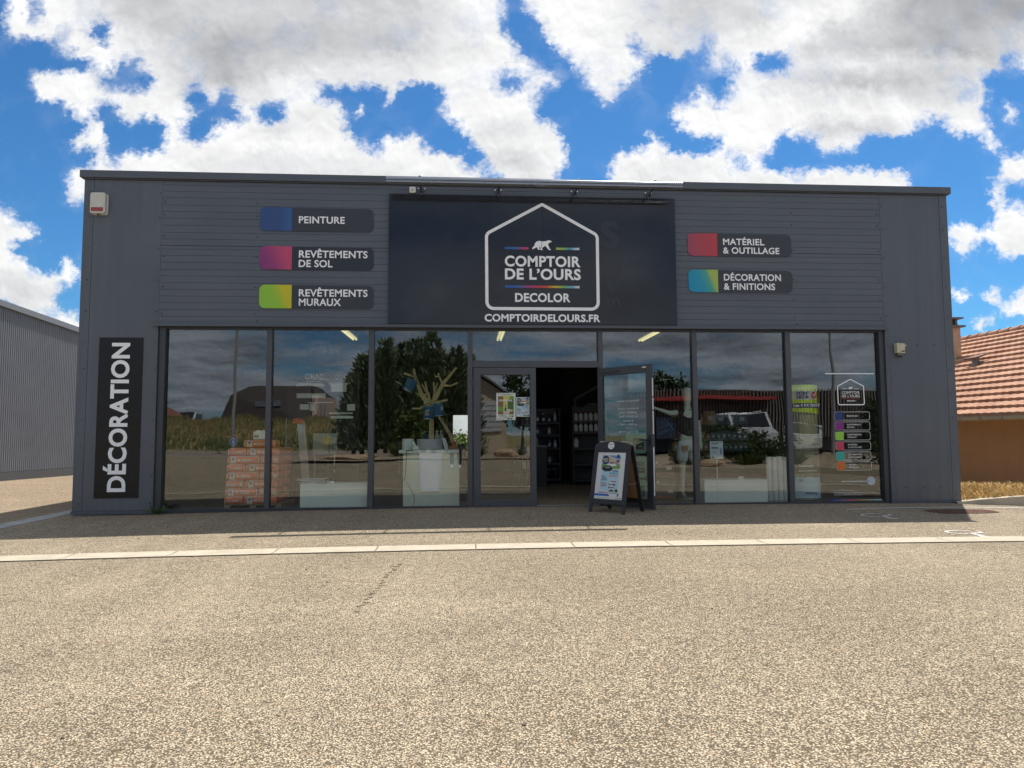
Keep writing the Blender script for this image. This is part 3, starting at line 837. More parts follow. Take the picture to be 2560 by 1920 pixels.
dept(-3.279, -2.780, -1.492, 4.412, 4.792, [('PEINTURE', -2.672, 4.546, .725, .110)], [(0, (.022, .065, .21)), (.6, (.025, .065, .20)), (1, (.03, .10, .28))], M_PLATE2,
     'dark rounded sign reading PEINTURE with a blue tab')
dept(-3.275, -2.772, -1.486, 3.788, 4.158, [('REVÊTEMENTS', -2.662, 3.987, 1.083, .113), ('DE SOL', -2.662, 3.834, .53, .112)], [(0, (.19, .022, .16)), (.45, (.26, .035, .16)), (1.0, (.50, .06, .14))], M_PLATE,
     'dark rounded sign reading REVÊTEMENTS DE SOL with a magenta tab', 0.8)
dept(-3.268, -2.765, -1.481, 3.163, 3.536, [('REVÊTEMENTS', -2.653, 3.360, 1.08, .112), ('MURAUX', -2.650, 3.211, .66, .112)], [(0, (.24, .52, .045)), (.65, (.27, .52, .03)), (1.2, (.55, .50, .01))], M_PLATE2,
     'dark rounded sign reading REVÊTEMENTS MURAUX with a lime tab', 0.9)
dept(3.674, 4.177, 5.449, 4.093, 4.470, [('MATÉRIEL', 4.277, 4.288, .705, .104), ('& OUTILLAGE', 4.273, 4.141, .966, .104)], [(0, (.30, .055, .11)), (.5, (.40, .05, .08)), (1, (.48, .045, .06))], M_PLATE2,
     'dark rounded sign reading MATÉRIEL & OUTILLAGE with a red tab', 0.4)
dept(3.674, 4.175, 5.446, 3.484, 3.856, [('DÉCORATION', 4.274, 3.685, .976, .108), ('& FINITIONS', 4.270, 3.531, .875, .106)], [(0, (.0, .24, .43)), (.55, (.01, .28, .44)), (.85, (.06, .34, .28)), (1.25, (.35, .46, .09))], M_PLATE2,
     'dark rounded sign reading DÉCORATION & FINITIONS with a turquoise tab', 0.8)

vs_ = thing('vertical_sign', 'tall black sign reading DÉCORATION upwards on the left corner panel', 'sign', (-5.35, 0, .21))
mb = MB(); mb.box(-5.680, -5.022, -0.010, -0.0012, 0.211, 2.687)
mb.build('panel', mat('black_sign_plate', (0.0085, 0.009, 0.0105), 0.30, spec=.3, var=0.25, vscale=1.5), vs_)
mb = MB(); mb.merge(text_mb('DÉCORATION', -5.226, 0.304, w=2.30, h=.255, y=-0.0135, bold=0.032, rot=90, space=1.03))
mb.build('lettering', M_LETTER, vs_)

# the big name board
bs_ = thing('shop_sign', 'large black name board with a white house outline and bear', 'sign', (1.1, 0, 2.93))
mb = MB(); mb.box(-1.240, 1.2435, -0.060, -0.009, 2.924, 5.040); mb.box(1.2455, 3.455, -0.060, -0.009, 2.924, 5.040)
M_BOARD = mat('board_gloss', (0.013, 0.0145, 0.019), 0.10, spec=0.5, var=0.08, vscale=1.2)
mb.build('panel', M_BOARD, bs_, bevel=0.002)
mb = MB(); hp = fillet([(1.242, 4.903), (0.330, 4.402), (0.336, 3.176), (2.147, 3.178), (2.147, 4.402)], [.03, .10, .11, .11, .10])
band(mb, hp, 0.050, -0.063); mb.build('house_outline', M_LETTER, bs_)
mb = MB(); mb.prism(bear(1.074, 1.396, 4.143), -0.0645, -0.0615)
bo = mb.build('bear_emblem', M_LETTER, bs_)
mb = MB(); mb.add([(1.233, -.0652, 4.29), (1.239, -.0652, 4.29), (1.222, -.0652, 4.18), (1.217, -.0652, 4.18)], [(0, 1, 2, 3)]); mb.build('bear_crease', M_PLATE, bo)
RB = [(0, (.02, .10, .36)), (.18, (.03, .12, .38)), (.30, (.30, .06, .22)), (.42, (.52, .04, .08)), (.55, (.55, .06, .05)), (.62, (.60, .25, .02)), (.68, (.55, .45, .02)), (.78, (.25, .42, .10)), (.90, (.12, .38, .50)), (1, (.68, .72, .74))]
for x0, x1, z0, z1, st, nm in ((0.626, 1.012, 4.150, 4.188, [(0, (.02, .10, .36)), (.4, (.03, .12, .38)), (.65, (.20, .08, .25)), (.85, (.52, .05, .14)), (1, (.50, .06, .18))], 'blue_red'),
                               (1.464, 1.848, 4.150, 4.188, [(0, (.40, .50, .06)), (.35, (.25, .42, .10)), (.6, (.05, .28, .40)), (.8, (.35, .55, .62)), (1, (.65, .72, .74))], 'green_white'), (0.626, 1.844, 3.518, 3.557, RB, 'rainbow')):
    mb = MB(); mb.box(x0, x1, -.0635, -.0612, z0, z1)
    mb.build('colour_bar', mat('bar_' + nm, rough=.4, fn=f_grad(st, 'x', x0, x1)), bs_)
mb = MB()
for s, x, z, w, h in (('COMPTOIR', .626, 3.875, 1.239, .166), ('DE L’OURS', .628, 3.661, 1.238, .170), ('DECOLOR', .790, 3.293, .901, .136), ('COMPTOIRDELOURS.FR', .298, 2.970, 1.879, .115)):
    mb.merge(text_mb(s, x, z, w=w, h=h, y=-0.0635, bold=0.032, space=1.06))
mb.build('lettering', M_LETTER, bs_)
mb = MB()
for s, x, z, w, h in (('s', 2.20, 4.21, .31, .66), ('o', 2.27, 3.50, .28, .72), ('m', 2.30, 3.225, .21, .19)):
    mb.merge(text_mb(s, x, z, w=w, h=h, y=-0.0606, bold=0.02))
mb.build('ghost_lettering', mat('old_letter_trace', (0.021, 0.0225, 0.027), 0.16, spec=.5), bs_)

# light rail on four arms
lr = thing('sign_light_rail', 'long dark metal light rail on arms above the name board', 'sign light', (1.1, -.45, 5.05))
M_RAIL = mat('rail_metal', (0.30, 0.33, 0.38), 0.30, 0.45, var=0.05, vscale=2)
mb = MB()
mb.box(-1.237, 3.452, -.500, -.400, 5.072, 5.090); mb.box(-1.237, 3.452, -.488, -.400, 5.0905, 5.1125)
mb.prism([(-.510, 5.113), (-.510, 5.134), (-.504, 5.148), (-.492, 5.158), (-.475, 5.163), (-.40, 5.165), (-.40, 5.113)], -1.237, 3.452, plane='yz')
mb.build('rail', M_RAIL, lr, bevel=.002)
for x in (-.722, .524, 1.785, 3.025):
    mb = MB()
    mb.prism([(x - .062, 5.148), (x - .035, 5.158), (x + .035, 5.158), (x + .062, 5.148), (x + .018, 5.048), (x - .018, 5.048)], -.012, -.001)
    for dx, dz in ((-.05, .145), (.05, .145), (0, .06)): mb.cyl((x + dx, -.012, 5.0 + dz), (x + dx, -.022, 5.0 + dz), .012, n=8, m=1)
    mb.cyl((x, -.012, 5.075), (x, -.42, 5.135), .013, n=8)
    mb.cyl((x, -.05, 5.06), (x, -.16, 5.10), .009, n=8)
    mb.box(x - .02, x + .02, -.47, -.40, 5.1655, 5.170)
    br = mb.build('bracket', [M_FRAME, M_WHITE], lr)
    mb = MB(); mb.cyl((x, -.45, 5.1702), (x, -.45, 5.188), .024, n=10); mb.ball((x, -.45, 5.190), (.016, .016, .012), 8); mb.build('bolt', M_RAIL, br)

# small fittings
al = thing('alarm_siren', 'white alarm box with a red lens near the top left corner', 'alarm', (-5.75, 0, 4.63))
mb = MB(); mb.prism(rounded(-5.867, -5.640, 4.635, 4.968, .03), -.075, -.016); mb.prism(rounded(-5.858, -5.622, 4.625, 4.96, .03), -.0155, -.001)
mb.build('housing', mat('aged_white_plastic', (.55, .54, .49), .45, var=.06, vscale=8), al, bevel=.006)
mb = MB(); mb.box(-5.848, -5.668, -.081, -.0755, 4.668, 4.728); mb.build('lens', mat('red_lens', (.30, .05, .045), .3), al)
mb = MB(); mb.cyl((-5.755, -.04, 4.634), (-5.755, -.04, 4.622), .016, n=10); mb.build('sounder_outlet', M_BLACK, al)
se = thing('light_sensor', 'small white box beside the first arm of the light rail', 'sensor', (-.865, 0, 5.06))
mb = MB(); mb.prism(rounded(-.915, -.815, 5.064, 5.165, .018), -.05, -.002); mb.build('housing', mat('white_plastic', (.66, .65, .60), .45), se, bevel=.006)
mb = MB(); mb.box(-.88, -.85, -.0545, -.0505, 5.10, 5.13); mb.build('sensor_window', mat('smoky_plastic', (.35, .35, .33), .3), se)
pc = thing('weather_socket', 'small cream control box with a stub aerial on the right corner panel', 'control box', (7.24, 0, 2.41))
mb = MB(); mb.prism([(7.176, 2.478), (7.312, 2.468), (7.308, 2.634), (7.170, 2.640)], -.085, -.002)
mb.prism([(7.222, 2.490), (7.300, 2.486), (7.298, 2.626), (7.222, 2.628)], -.092, -.0855)
mb.build('housing', mat('cream_plastic', (.52, .49, .36), .45, var=.08, vscale=20), pc, bevel=.004)
mb = MB(); mb.box(7.245, 7.300, -.096, -.0925, 2.494, 2.512); mb.build('slot', M_BLACK, pc)
mb = MB(); mb.cyl((7.312, -.04, 2.55), (7.350, -.04, 2.600), .006, n=8); mb.ball((7.352, -.04, 2.605), .014, 10); mb.build('aerial', mat('white_plastic2', (.62, .63, .60), .4), pc)
for x in (7.222, 7.262):
    mb = MB(); mb.cyl((x, -.045, 2.466), (x, -.045, 2.440), .014, n=10, m=1); mb.cyl((x, -.045, 2.4395), (x - .006, -.045, 2.40), .012, n=10)
    mb.build('cable_gland', [M_BLACK, mat('grey_plastic', (.30, .30, .30), .5)], pc)

# ================================================================== neighbours
M_WARE = mat('grey_corrugated', (0.225, 0.238, 0.268), 0.45, var=0.06, vscale=1.5)
wh = thing('warehouse', 'grey corrugated metal warehouse left of the shop', 'warehouse', (-12.7, 8.7, 0))
du, dn = Vector((.2165, .9763, 0)), Vector((.9763, -.2165, 0))
A0 = Vector((-12.71, 8.72, 0))
def wtop(t): return 4.70 - .124 * t
mb = MB(); t = -9.0
pts = []
while t < 16:
    fine_ = -1.5 < t < 7
    step = .066 if fine_ else 1.0
    seam = fine_ and int(round((t + 30) / .066)) % 11 == 0
    if fine_: pts += [(t, 0.0), (t + .010, .026), (t + .034, .026), (t + .044, -0.05 if seam else 0.0)]
    else: pts.append((t, 0.0))
    t += step
vs = []
for t, o in pts:
    p = A0 + du * t + dn * o
    vs += [(p.x, p.y, .16), (p.x, p.y, wtop(t))]
mb.add(vs, [(2 * i, 2 * i + 2, 2 * i + 3, 2 * i + 1) for i in range(len(pts) - 1)])
for t in [k * .21 - 1.4 for k in range(40)]:
    for z in (.48, 2.3):
        p = A0 + du * t + dn * .017; mb.cyl(p + Vector((0, 0, z)), p + dn * .008 + Vector((0, 0, z)), .014, n=6)
mb.build('wall', M_WARE, wh)
def slab(mb, t0, t1, o0, o1, z0, z1, h, m=0):
    q = []
    for t, zb in ((t0, z0), (t1, z1)):
        for o in (o0, o1):
            p = A0 + du * t + dn * o; q += [(p.x, p.y, zb), (p.x, p.y, zb + h)]
    mb.add(q, [(0, 4, 5, 1), (2, 3, 7, 6), (1, 5, 7, 3), (0, 2, 6, 4), (0, 1, 3, 2), (4, 6, 7, 5)], m)
mb = MB(); slab(mb, -9, 16, -.2, .10, wtop(-9) - .03, wtop(16) - .03, .16); mb.build('roof_trim', mat('grey_trim', (.22, .235, .26), .4, var=.05), wh)
mb = MB(); slab(mb, -9, 16, -12, -.2, wtop(-9) - .1, wtop(16) - .1, .08); mb.build('roof', M_WARE, wh)
mb = MB(); slab(mb, -9, 16, -.2, .03, -.15, -.15, .30); mb.build('base_trim', mat('ware_plinth', (.10, .10, .105), .7), wh)

M_STUCCO = mat('orange_stucco', (0.46, 0.265, 0.15), 0.95, var=0.08, vscale=2.0, bump=0.5, bscale=140.0)
M_TILE = None
def f_tiles(b, bs):
    v = b.node('ShaderNodeTexCoord').outputs['Object']
    x, y, z = b.sep(v)
    c = b.comb(b.math('FLOOR', b.math('DIVIDE', b.math('SUBTRACT', x, 11.2), .294)), b.math('FLOOR', b.math('DIVIDE', y, .215)), 0.0)
    w = b.node('ShaderNodeTexWhiteNoise'); b.put(w.inputs[0], c)
    n = b.noise(v, 1.2, 5.0, .6)
    c1 = b.mix(w.outputs[0], (.36, .185, .115), (.50, .285, .185))
    c2 = b.mix(b.rng(n, .45, .75, 0, .55), c1, (.36, .20, .135))
    c3 = b.mix(b.rng(b.noise(v, 9.0, 4.0, .7), .58, .75, 0, .5), c2, (.30, .22, .17))
    b.put(bs.inputs['Base Color'], c3)
M_TILE = mat('roof_tiles', rough=0.85, spec=.25, fn=f_tiles)
ho = thing('neighbour_house', 'low house with terracotta tiled roof and orange rendered wall', 'house', (11.6, 4, -.4))
mb = MB(); mb.box(11.6, 20.2, .9, 15.0, -1.0, 1.50); mb.prism([(11.6, 1.5005), (20.2, 1.5005), (20.2, 1.62), (15.9, 3.95), (11.6, 1.62)], .9, 15.0); mb.build('wall', M_STUCCO, ho)
SL = (4.05 - 1.50) / (15.9 - 11.2)
NCO = 16; dxc = (15.9 - 11.16) / NCO
mb = MB()
for k in range(NCO):
    xa = 11.16 + k * dxc - .02; xb = 11.16 + (k + 1) * dxc
    za = 1.50 + SL * (xa - 11.2) + .075; zb = 1.50 + SL * (xb - 11.2) + .012
    ys = []; j = 0; y = .55
    off = .107 if k % 2 else 0
    while y < 14.0:
        yy = y + off
        ys += [(yy, 0.0), (yy + .05, .010), (yy + .12, .013), (yy + .18, .006), (yy + .208, 0.0)]
        y += .215
    n = len(ys)
    vs = [(xa, a, za + o) for a, o in ys] + [(xb, a, zb + o * .9) for a, o in ys] + [(xa + .004, a, za - .078) for a, o in ys]
    mb.add(vs, [(i, i + 1, n + i + 1, n + i) for i in range(n - 1)] + [(2 * n + i, 2 * n + i + 1, i + 1, i) for i in range(n - 1)])
mb.add([(15.9, .55, 4.05), (20.6, .55, 1.5), (20.6, 14, 1.5), (15.9, 14, 4.05)], [(0, 1, 2, 3)])
rf = mb.build('roof', M_TILE, ho)
mb = MB()
for k in range(33):
    y0 = .6 + k * .40
    mb.cyl((15.9, y0, 4.065), (15.9, y0 + .41, 4.05), .115, .098, n=14)
mb.build('ridge_tiles', M_TILE, rf)
mb = MB(); mb.prism([(11.30, 1.40), (11.60, 1.40), (11.60, 1.56), (11.30, 1.52)], .6, 14); mb.build('eave_board', mat('eave_board', (.42, .36, .28), .7, var=.1), ho)
prof = [(11.16 + .085 * math.cos(R(a)), 1.475 + .085 * math.sin(R(a))) for a in range(180, 361, 15)]
prof += [(x + (.006 if x > 11.16 else -.006) * 0 + 0, z - .008) for x, z in prof[::-1]]
M_ZINC = mat('weathered_zinc', (.36, .35, .32), .55, .3, var=.12, vscale=5)
mb = MB(); mb.prism(prof, .6, 14)
for k in range(22):
    y = .7 + k * .6; mb.prism([(11.07, 1.48), (11.075, 1.43), (11.12, 1.385), (11.20, 1.385), (11.25, 1.43), (11.25, 1.48), (11.262, 1.48), (11.262, 1.42), (11.205, 1.372), (11.115, 1.372), (11.062, 1.42), (11.06, 1.48)], y, y + .035)
mb.build('gutter', M_ZINC, ho)
CHC = mat('chimney_render', (.46, .33, .23), .9, var=.12, vscale=6)
mb = MB(); mb.box(14.10, 14.54, 8.06, 8.50, 2.8, 4.20)
ch = mb.build('chimney', CHC, ho)
mb = MB(); mb.box(14.0, 14.66, 7.98, 8.58, 4.205, 4.255); mb.build('chimney_slab', mat('sooty_concrete', (.16, .14, .12), .9, var=.2), ch)
mb = MB()
for x in (14.16, 14.46): mb.prism([(x - .06, 4.256), (x + .06, 4.256), (x + .025, 4.35), (x + .05, 4.45), (x - .05, 4.45), (x - .025, 4.35)], 8.1, 8.46)
mb.box(14.0, 14.62, 8.0, 8.56, 4.451, 4.495); mb.build('chimney_cap', MATS['sooty_concrete'], ch)
mb = MB(); mb.cyl((13.82, 6.60, 2.80), (13.82, 6.60, 3.14), .10, .09, n=12); mb.prism([(13.64, 3.08), (14.0, 3.20), (14.02, 3.24), (13.64, 3.13)], 6.38, 6.82, 1)
mb.build('roof_vent', [mat('lead_grey', (.28, .29, .29), .6), mat('brown_clay', (.16, .085, .06), .8)], ho)
mb = MB(); mb.prism([(14.9, 3.50), (15.0, 3.62), (15.08, 3.60)], 5.5, 5.62); mb.build('vent_tile', MATS['brown_clay'], ho)

# raised bed with a low kerb on the right
kb = [(8.08, -.10, .0), (8.4, -.21, .05), (8.94, -.44, .118), (9.8, -.80, .125), (12.0, -1.75, .125)]
mb = MB(); vs = []
for x, y, z in kb: vs += [(x, y, -.06), (x, y, z), (x + .035, y + .14, z), (x + .035, y + .14, -.06)]
mb.add(vs, [(4 * i + a, 4 * i + 4 + a, 4 * i + 4 + (a + 1) % 4, 4 * i + (a + 1) % 4) for i in range(len(kb) - 1) for a in range(3)])
tag(mb.build('bed_kerb', M_CONC), kind='structure')
M_STRAWSOIL = mat('straw_soil', (.36, .27, .15), .95, var=.3, vscale=14)
mb = MB()
vs = []
for x, y, z in kb: vs += [(x + .03, y + .13, z - .02), (x + .3, y + 1.3, z - .05), (x + .5, y + 3.2, -.16), (x + .6, y + 16, -.30)]
mb.add(vs, [(4 * i + a, 4 * i + 4 + a, 4 * i + 5 + a, 4 * i + 1 + a) for i in range(len(kb) - 1) for a in range(3)])
tag(mb.build('planting_bed_ground', M_STRAWSOIL), kind='structure')
rg = random.Random(3)
mb = MB()
for i in range(5200):
    x = rg.uniform(8.25, 11.45)
    kz = next((a for a in zip(kb, kb[1:]) if a[0][0] <= x <= a[1][0]), (kb[-2], kb[-1]))
    f = (x - kz[0][0]) / (kz[1][0] - kz[0][0]); yk = kz[0][1] + f * (kz[1][1] - kz[0][1]); zk = kz[0][2] + f * (kz[1][2] - kz[0][2])
    d = rg.uniform(.16, 3.0); y = yk + d
    z = zk - .03 - .05 * max(0, d - 1.0)
    h = rg.uniform(.05, .20); a = rg.uniform(0, 6.28); ln = rg.uniform(.4, 1.6) * h
    dx, dy = math.cos(a) * ln, math.sin(a) * ln; w = .006
    mb.add([(x - w, y, z), (x + w, y, z), (x + dx * .55 + w * .7, y + dy * .55, z + h * .8), (x + dx, y + dy, z + h * (.5 if i % 3 else 1.0)), (x + dx * .55 - w * .7, y + dy * .55, z + h * .8)], [(0, 1, 2, 3, 4)])
M_STRAW = mat('dry_straw', (.62, .44, .19), .85, var=.35, vscale=30)
tag(mb.build('dry_grass', M_STRAW), 'dry straw coloured grass in the raised bed beside the orange house', 'grass', kind='stuff')
tag(sheet('terrain', [-400, -120, 120, 400], [-400, -120, 120, 400], lambda x, y: -.75, mat('far_grass', (.20, .17, .08), .95, var=.3, vscale=.4)), kind='structure')


# ------------------------------------------------------------------ foliage helpers
def leaf_mat(name, c, var=.45, scale=3.0):
    def fn(b, bs):
        v = b.node('ShaderNodeTexCoord').outputs['Object']
        n = b.noise(v, scale, 4.0, .7); n2 = b.noise(v, scale * 9, 2.0, .6)
        cc = b.mix(b.rng(n, .3, .7), tuple(x * (1 - var) for x in c), tuple(x * (1 + var) for x in c))
        cc = b.mix(b.rng(n2, .55, .8, 0, .5), cc, (c[0] * 1.7, c[1] * 1.5, c[2] * 1.1))
        b.put(bs.inputs['Base Color'], cc)
        bs.inputs['Roughness'].default_value = .7
        bs.inputs['Specular IOR Level'].default_value = .3
    return mat(name, c, fn=fn)


def leaf(mb, p, d, ln, w, rg, m=0):
    d = d.normalized(); s = d.cross(Vector((rg.uniform(-1, 1), rg.uniform(-1, 1), rg.uniform(-1, 1)))).normalized() * (w / 2)
    q = p + d * ln; mdl = p + d * (ln * .5)
    mb.add([p, mdl + s, q, mdl - s], [(0, 1, 2, 3)], m)


def conifer(name_loc, h, r, seed, label, mt, group, n=2600):
    rg = random.Random(seed); x, y, z0 = name_loc
    t = thing('thuja_tree', label, 'tree', (x, y, z0), 0, group)
    mb = MB(); mb.cyl((x, y, z0), (x, y, z0 + h * .8), .12, .02, n=8); mb.build('trunk', mat('bark', (.10, .075, .055), .9, var=.3, vscale=12), t)
    mb = MB(); tips = [(0, 0, 1.0)] + [(rg.uniform(-.5, .5) * r, rg.uniform(-.5, .5) * r, rg.uniform(.72, .93)) for _ in range(4)]
    for i in range(n):
        tx, ty, th = tips[rg.randrange(len(tips)) if rg.random() < .75 else 0]
        k = rg.random() ** .85 * th
        rad = (r * .95 if (tx, ty) == (0, 0) else r * .5) * (1 - k / th) ** .75 + .05
        a = rg.uniform(0, 6.28); rr = rad * rg.uniform(.45, 1.08)
        c = Vector((x + tx * k / th + math.cos(a) * rr, y + ty * k / th + math.sin(a) * rr, z0 + .1 + k * h))
        d = Vector((math.cos(a), math.sin(a), rg.uniform(.4, 1.8)))
        leaf(mb, c, d, rg.uniform(.22, .55), rg.uniform(.07, .16), rg)
    mb.build('crown', mt, t)
    return t


def bushy(nm, loc, size, seed, label, cat, mt, group=None, n=1800, lsz=.16, trunk=None, arch=0.0):
    rg = random.Random(seed); x, y, z0 = loc
    t = thing(nm, label, cat, loc, 0, group)
    if trunk:
        mb = MB(); mb.cyl((x, y, z0 - .1), (x, y, z0 + trunk), .10, .06, n=8)
        for k in range(5):
            a = rg.uniform(0, 6.28); mb.cyl((x, y, z0 + trunk * .8), (x + math.cos(a) * size[0] * .5, y + math.sin(a) * size[1] * .5, z0 + trunk + size[2] * .55), .05, .015, n=6)
        mb.build('trunk', mat('bark', (.10, .075, .055), .9, var=.3, vscale=12), t)
    else:
        mb = MB()
        for k in range(6):
            a = rg.uniform(0, 6.28); mb.cyl((x, y, z0 - .05), (x + math.cos(a) * size[0] * .4, y + math.sin(a) * size[1] * .4, z0 + size[2] * .6), .015, .006, n=5)
        mb.build('stem', mat('bark', (.10, .075, .055), .9, var=.3, vscale=12), t)
    mb = MB(); cl = []
    for k in range(16):
        v = Vector((rg.gauss(0, .45), rg.gauss(0, .45), rg.uniform(.1, .95))); cl.append(v)
    zb = z0 + (trunk or 0) * .75
    for i in range(n):
        c = cl[rg.randrange(16)]
        u = Vector((rg.gauss(0, 1), rg.gauss(0, 1), rg.gauss(0, 1))).normalized() * (rg.random() ** .4) * .33
        p = Vector((x + (c.x + u.x) * size[0], y + (c.y + u.y) * size[1], zb + max(0.0, (c.z + u.z * .8)) * size[2]))
        leaf(mb, p, Vector((rg.gauss(0, 1), rg.gauss(0, 1), rg.gauss(.3, .8))), lsz * rg.uniform(.6, 1.4), lsz * .55, rg)
    mb.build('crown' if trunk else 'foliage', mt, t)
    return t


# weed growing out of the left corner
L_WEED = leaf_mat('weed_leaf', (.07, .13, .035))
t = thing('weed', 'small green weed growing at the foot of the left corner panel', 'plant', (-4.70, -.03, -.04))
rg = random.Random(5); mb = MB(); st = MB()
for k in range(13):
    a = rg.uniform(-1.2, 1.2); ln = rg.uniform(.12, .30); p0 = Vector((-4.72 + rg.uniform(-.06, .06), -.045, hz(-4.7) + .005))
    p1 = p0 + Vector((math.sin(a) * ln * 1.2 + .05, -rg.uniform(.0, .10), ln * .55)); st.cyl(p0, p1, .003, .002, n=5)
    for j in range(7): leaf(mb, p0.lerp(p1, (j + 1) / 7), Vector((rg.uniform(-1, 1), rg.uniform(-1, .3), rg.uniform(-.1, .8))), rg.uniform(.03, .065), .022, rg)
st.build('stem', L_WEED, t); mb.build('foliage', L_WEED, t)

# shrub outside the rear window
L_SUN = leaf_mat('sunlit_shrub', (.13, .24, .04), .35)
bushy('shrub', (-.30, 13.2, -.1), (1.5, 1.2, 1.35), 11, 'bright green shrub seen through the small rear window', 'shrub', L_SUN, n=2600, lsz=.15)

# ================================================================== A-frame board
FRAME_ANG = math.atan2(-.453, .443)
ab = thing('pavement_sign', 'black wooden A-frame poster board standing before the open door', 'sandwich board', (1.814, -.756, hz(1.9)), FRAME_ANG)
W_, H_, TILT = .634, 1.06, .215
def lean(mb, bottom_y, top_y):
    th = math.atan2(top_y - bottom_y, H_)
    return mb.xform(Matrix.Translation((0, bottom_y, 0)) @ Matrix.Rotation(-th, 4, 'X'))
def arch(x0, x1, z0, zs, zt, n=12):
    pts = [(x0, z0), (x1, z0), (x1, zs)]
    for i in range(1, n): a = math.pi * i / n; pts.append(((x0 + x1) / 2 + (x1 - x0) / 2 * math.cos(a), zs + (zt - zs) * math.sin(a) ** .8))
    return pts + [(x0, zs)]
M_AB = mat('black_painted_wood', (.016, .0165, .019), .45, var=.25, vscale=12)
PZ0, PZ1, PX0_, PX1_ = .205, .90, .072, .562
mb = MB()
mb.box(0, PX0_, 0, .022, .13, .93); mb.box(PX1_, W_, 0, .022, .13, .93); mb.box(PX0_, PX1_, 0, .022, .13, PZ0)
mb.prism(arch(0, W_, .9305, .985, 1.065), 0, .022); mb.box(PX0_, PX1_, 0, .022, PZ1, .93)
lean(mb, 0, TILT).build('front_frame', M_AB, ab, True, bevel=.003)
for x in (.005, W_ - .055):
    mb = MB(); mb.box(x, x + .05, .001, .021, .0, .1295); lean(mb, 0, TILT).build('leg', M_AB, ab, True)
mb = MB(); mb.box(PX0_, PX1_, .010, .0205, PZ0, PZ1); lean(mb, 0, TILT).build('poster_sheet', mat('poster_paper', (.66, .66, .63), .55, var=.05, vscale=10), ab, True)
mb = MB(); cen = (W_ / 2 - .02, 1.0); mb.prism([(cen[0] + .055 * math.cos(R(a)), cen[1] + .055 * math.sin(R(a))) for a in range(0, 360, 15)], -.003, -.0005)
bd = lean(mb, 0, TILT).build('badge', M_WHITE, ab, True)
mb = MB(); mb.merge(text_mb('SEALIM', cen[0], cen[1] + .012, w=.075, h=.013, y=-.0042, bold=.03, align='C')); mb.merge(text_mb('é', cen[0] - .012, cen[1] - .03, h=.022, y=-.0042), 1); mb.merge(text_mb('m', cen[0] + .014, cen[1] - .03, h=.018, y=-.0042))
lean(mb, 0, TILT).build('lettering', [M_BLACK, mat('dark_red', (.30, .03, .04), .5)], bd, True)
mb = MB(); mb.box(0, .06, -.022, 0, .0, .985); mb.box(W_ - .06, W_, -.022, 0, .0, .985); mb.box(.0601, W_ - .0601, -.022, 0, .14, .21); mb.prism(arch(.0, W_, .9851, .99, 1.055), -.022, 0)
lean(mb, .546, TILT + .05).build('back_frame', M_AB, ab, True)
mb = MB(); mb.box(.0601, W_ - .0601, -.018, -.006, .2101, .9849); lean(mb, .546, TILT + .05).build('back_panel', mat('hardboard', (.30, .165, .07), .7, var=.15, vscale=6), ab, True)
for x in (.03, W_ - .03):
    mb = MB(); mb.tube([(x, .10, .44), (x, .25, .41), (x, .44, .44)], .003, 5); mb.build('chain', mat('zinc_chain', (.4, .4, .4), .4, .8), ab, True)
for x in (.10, W_ - .16):
    mb = MB(); mb.box(x, x + .06, TILT - .02, TILT + .06, 1.03, 1.045); mb.build('hinge', mat('zinc_chain'), ab, True)
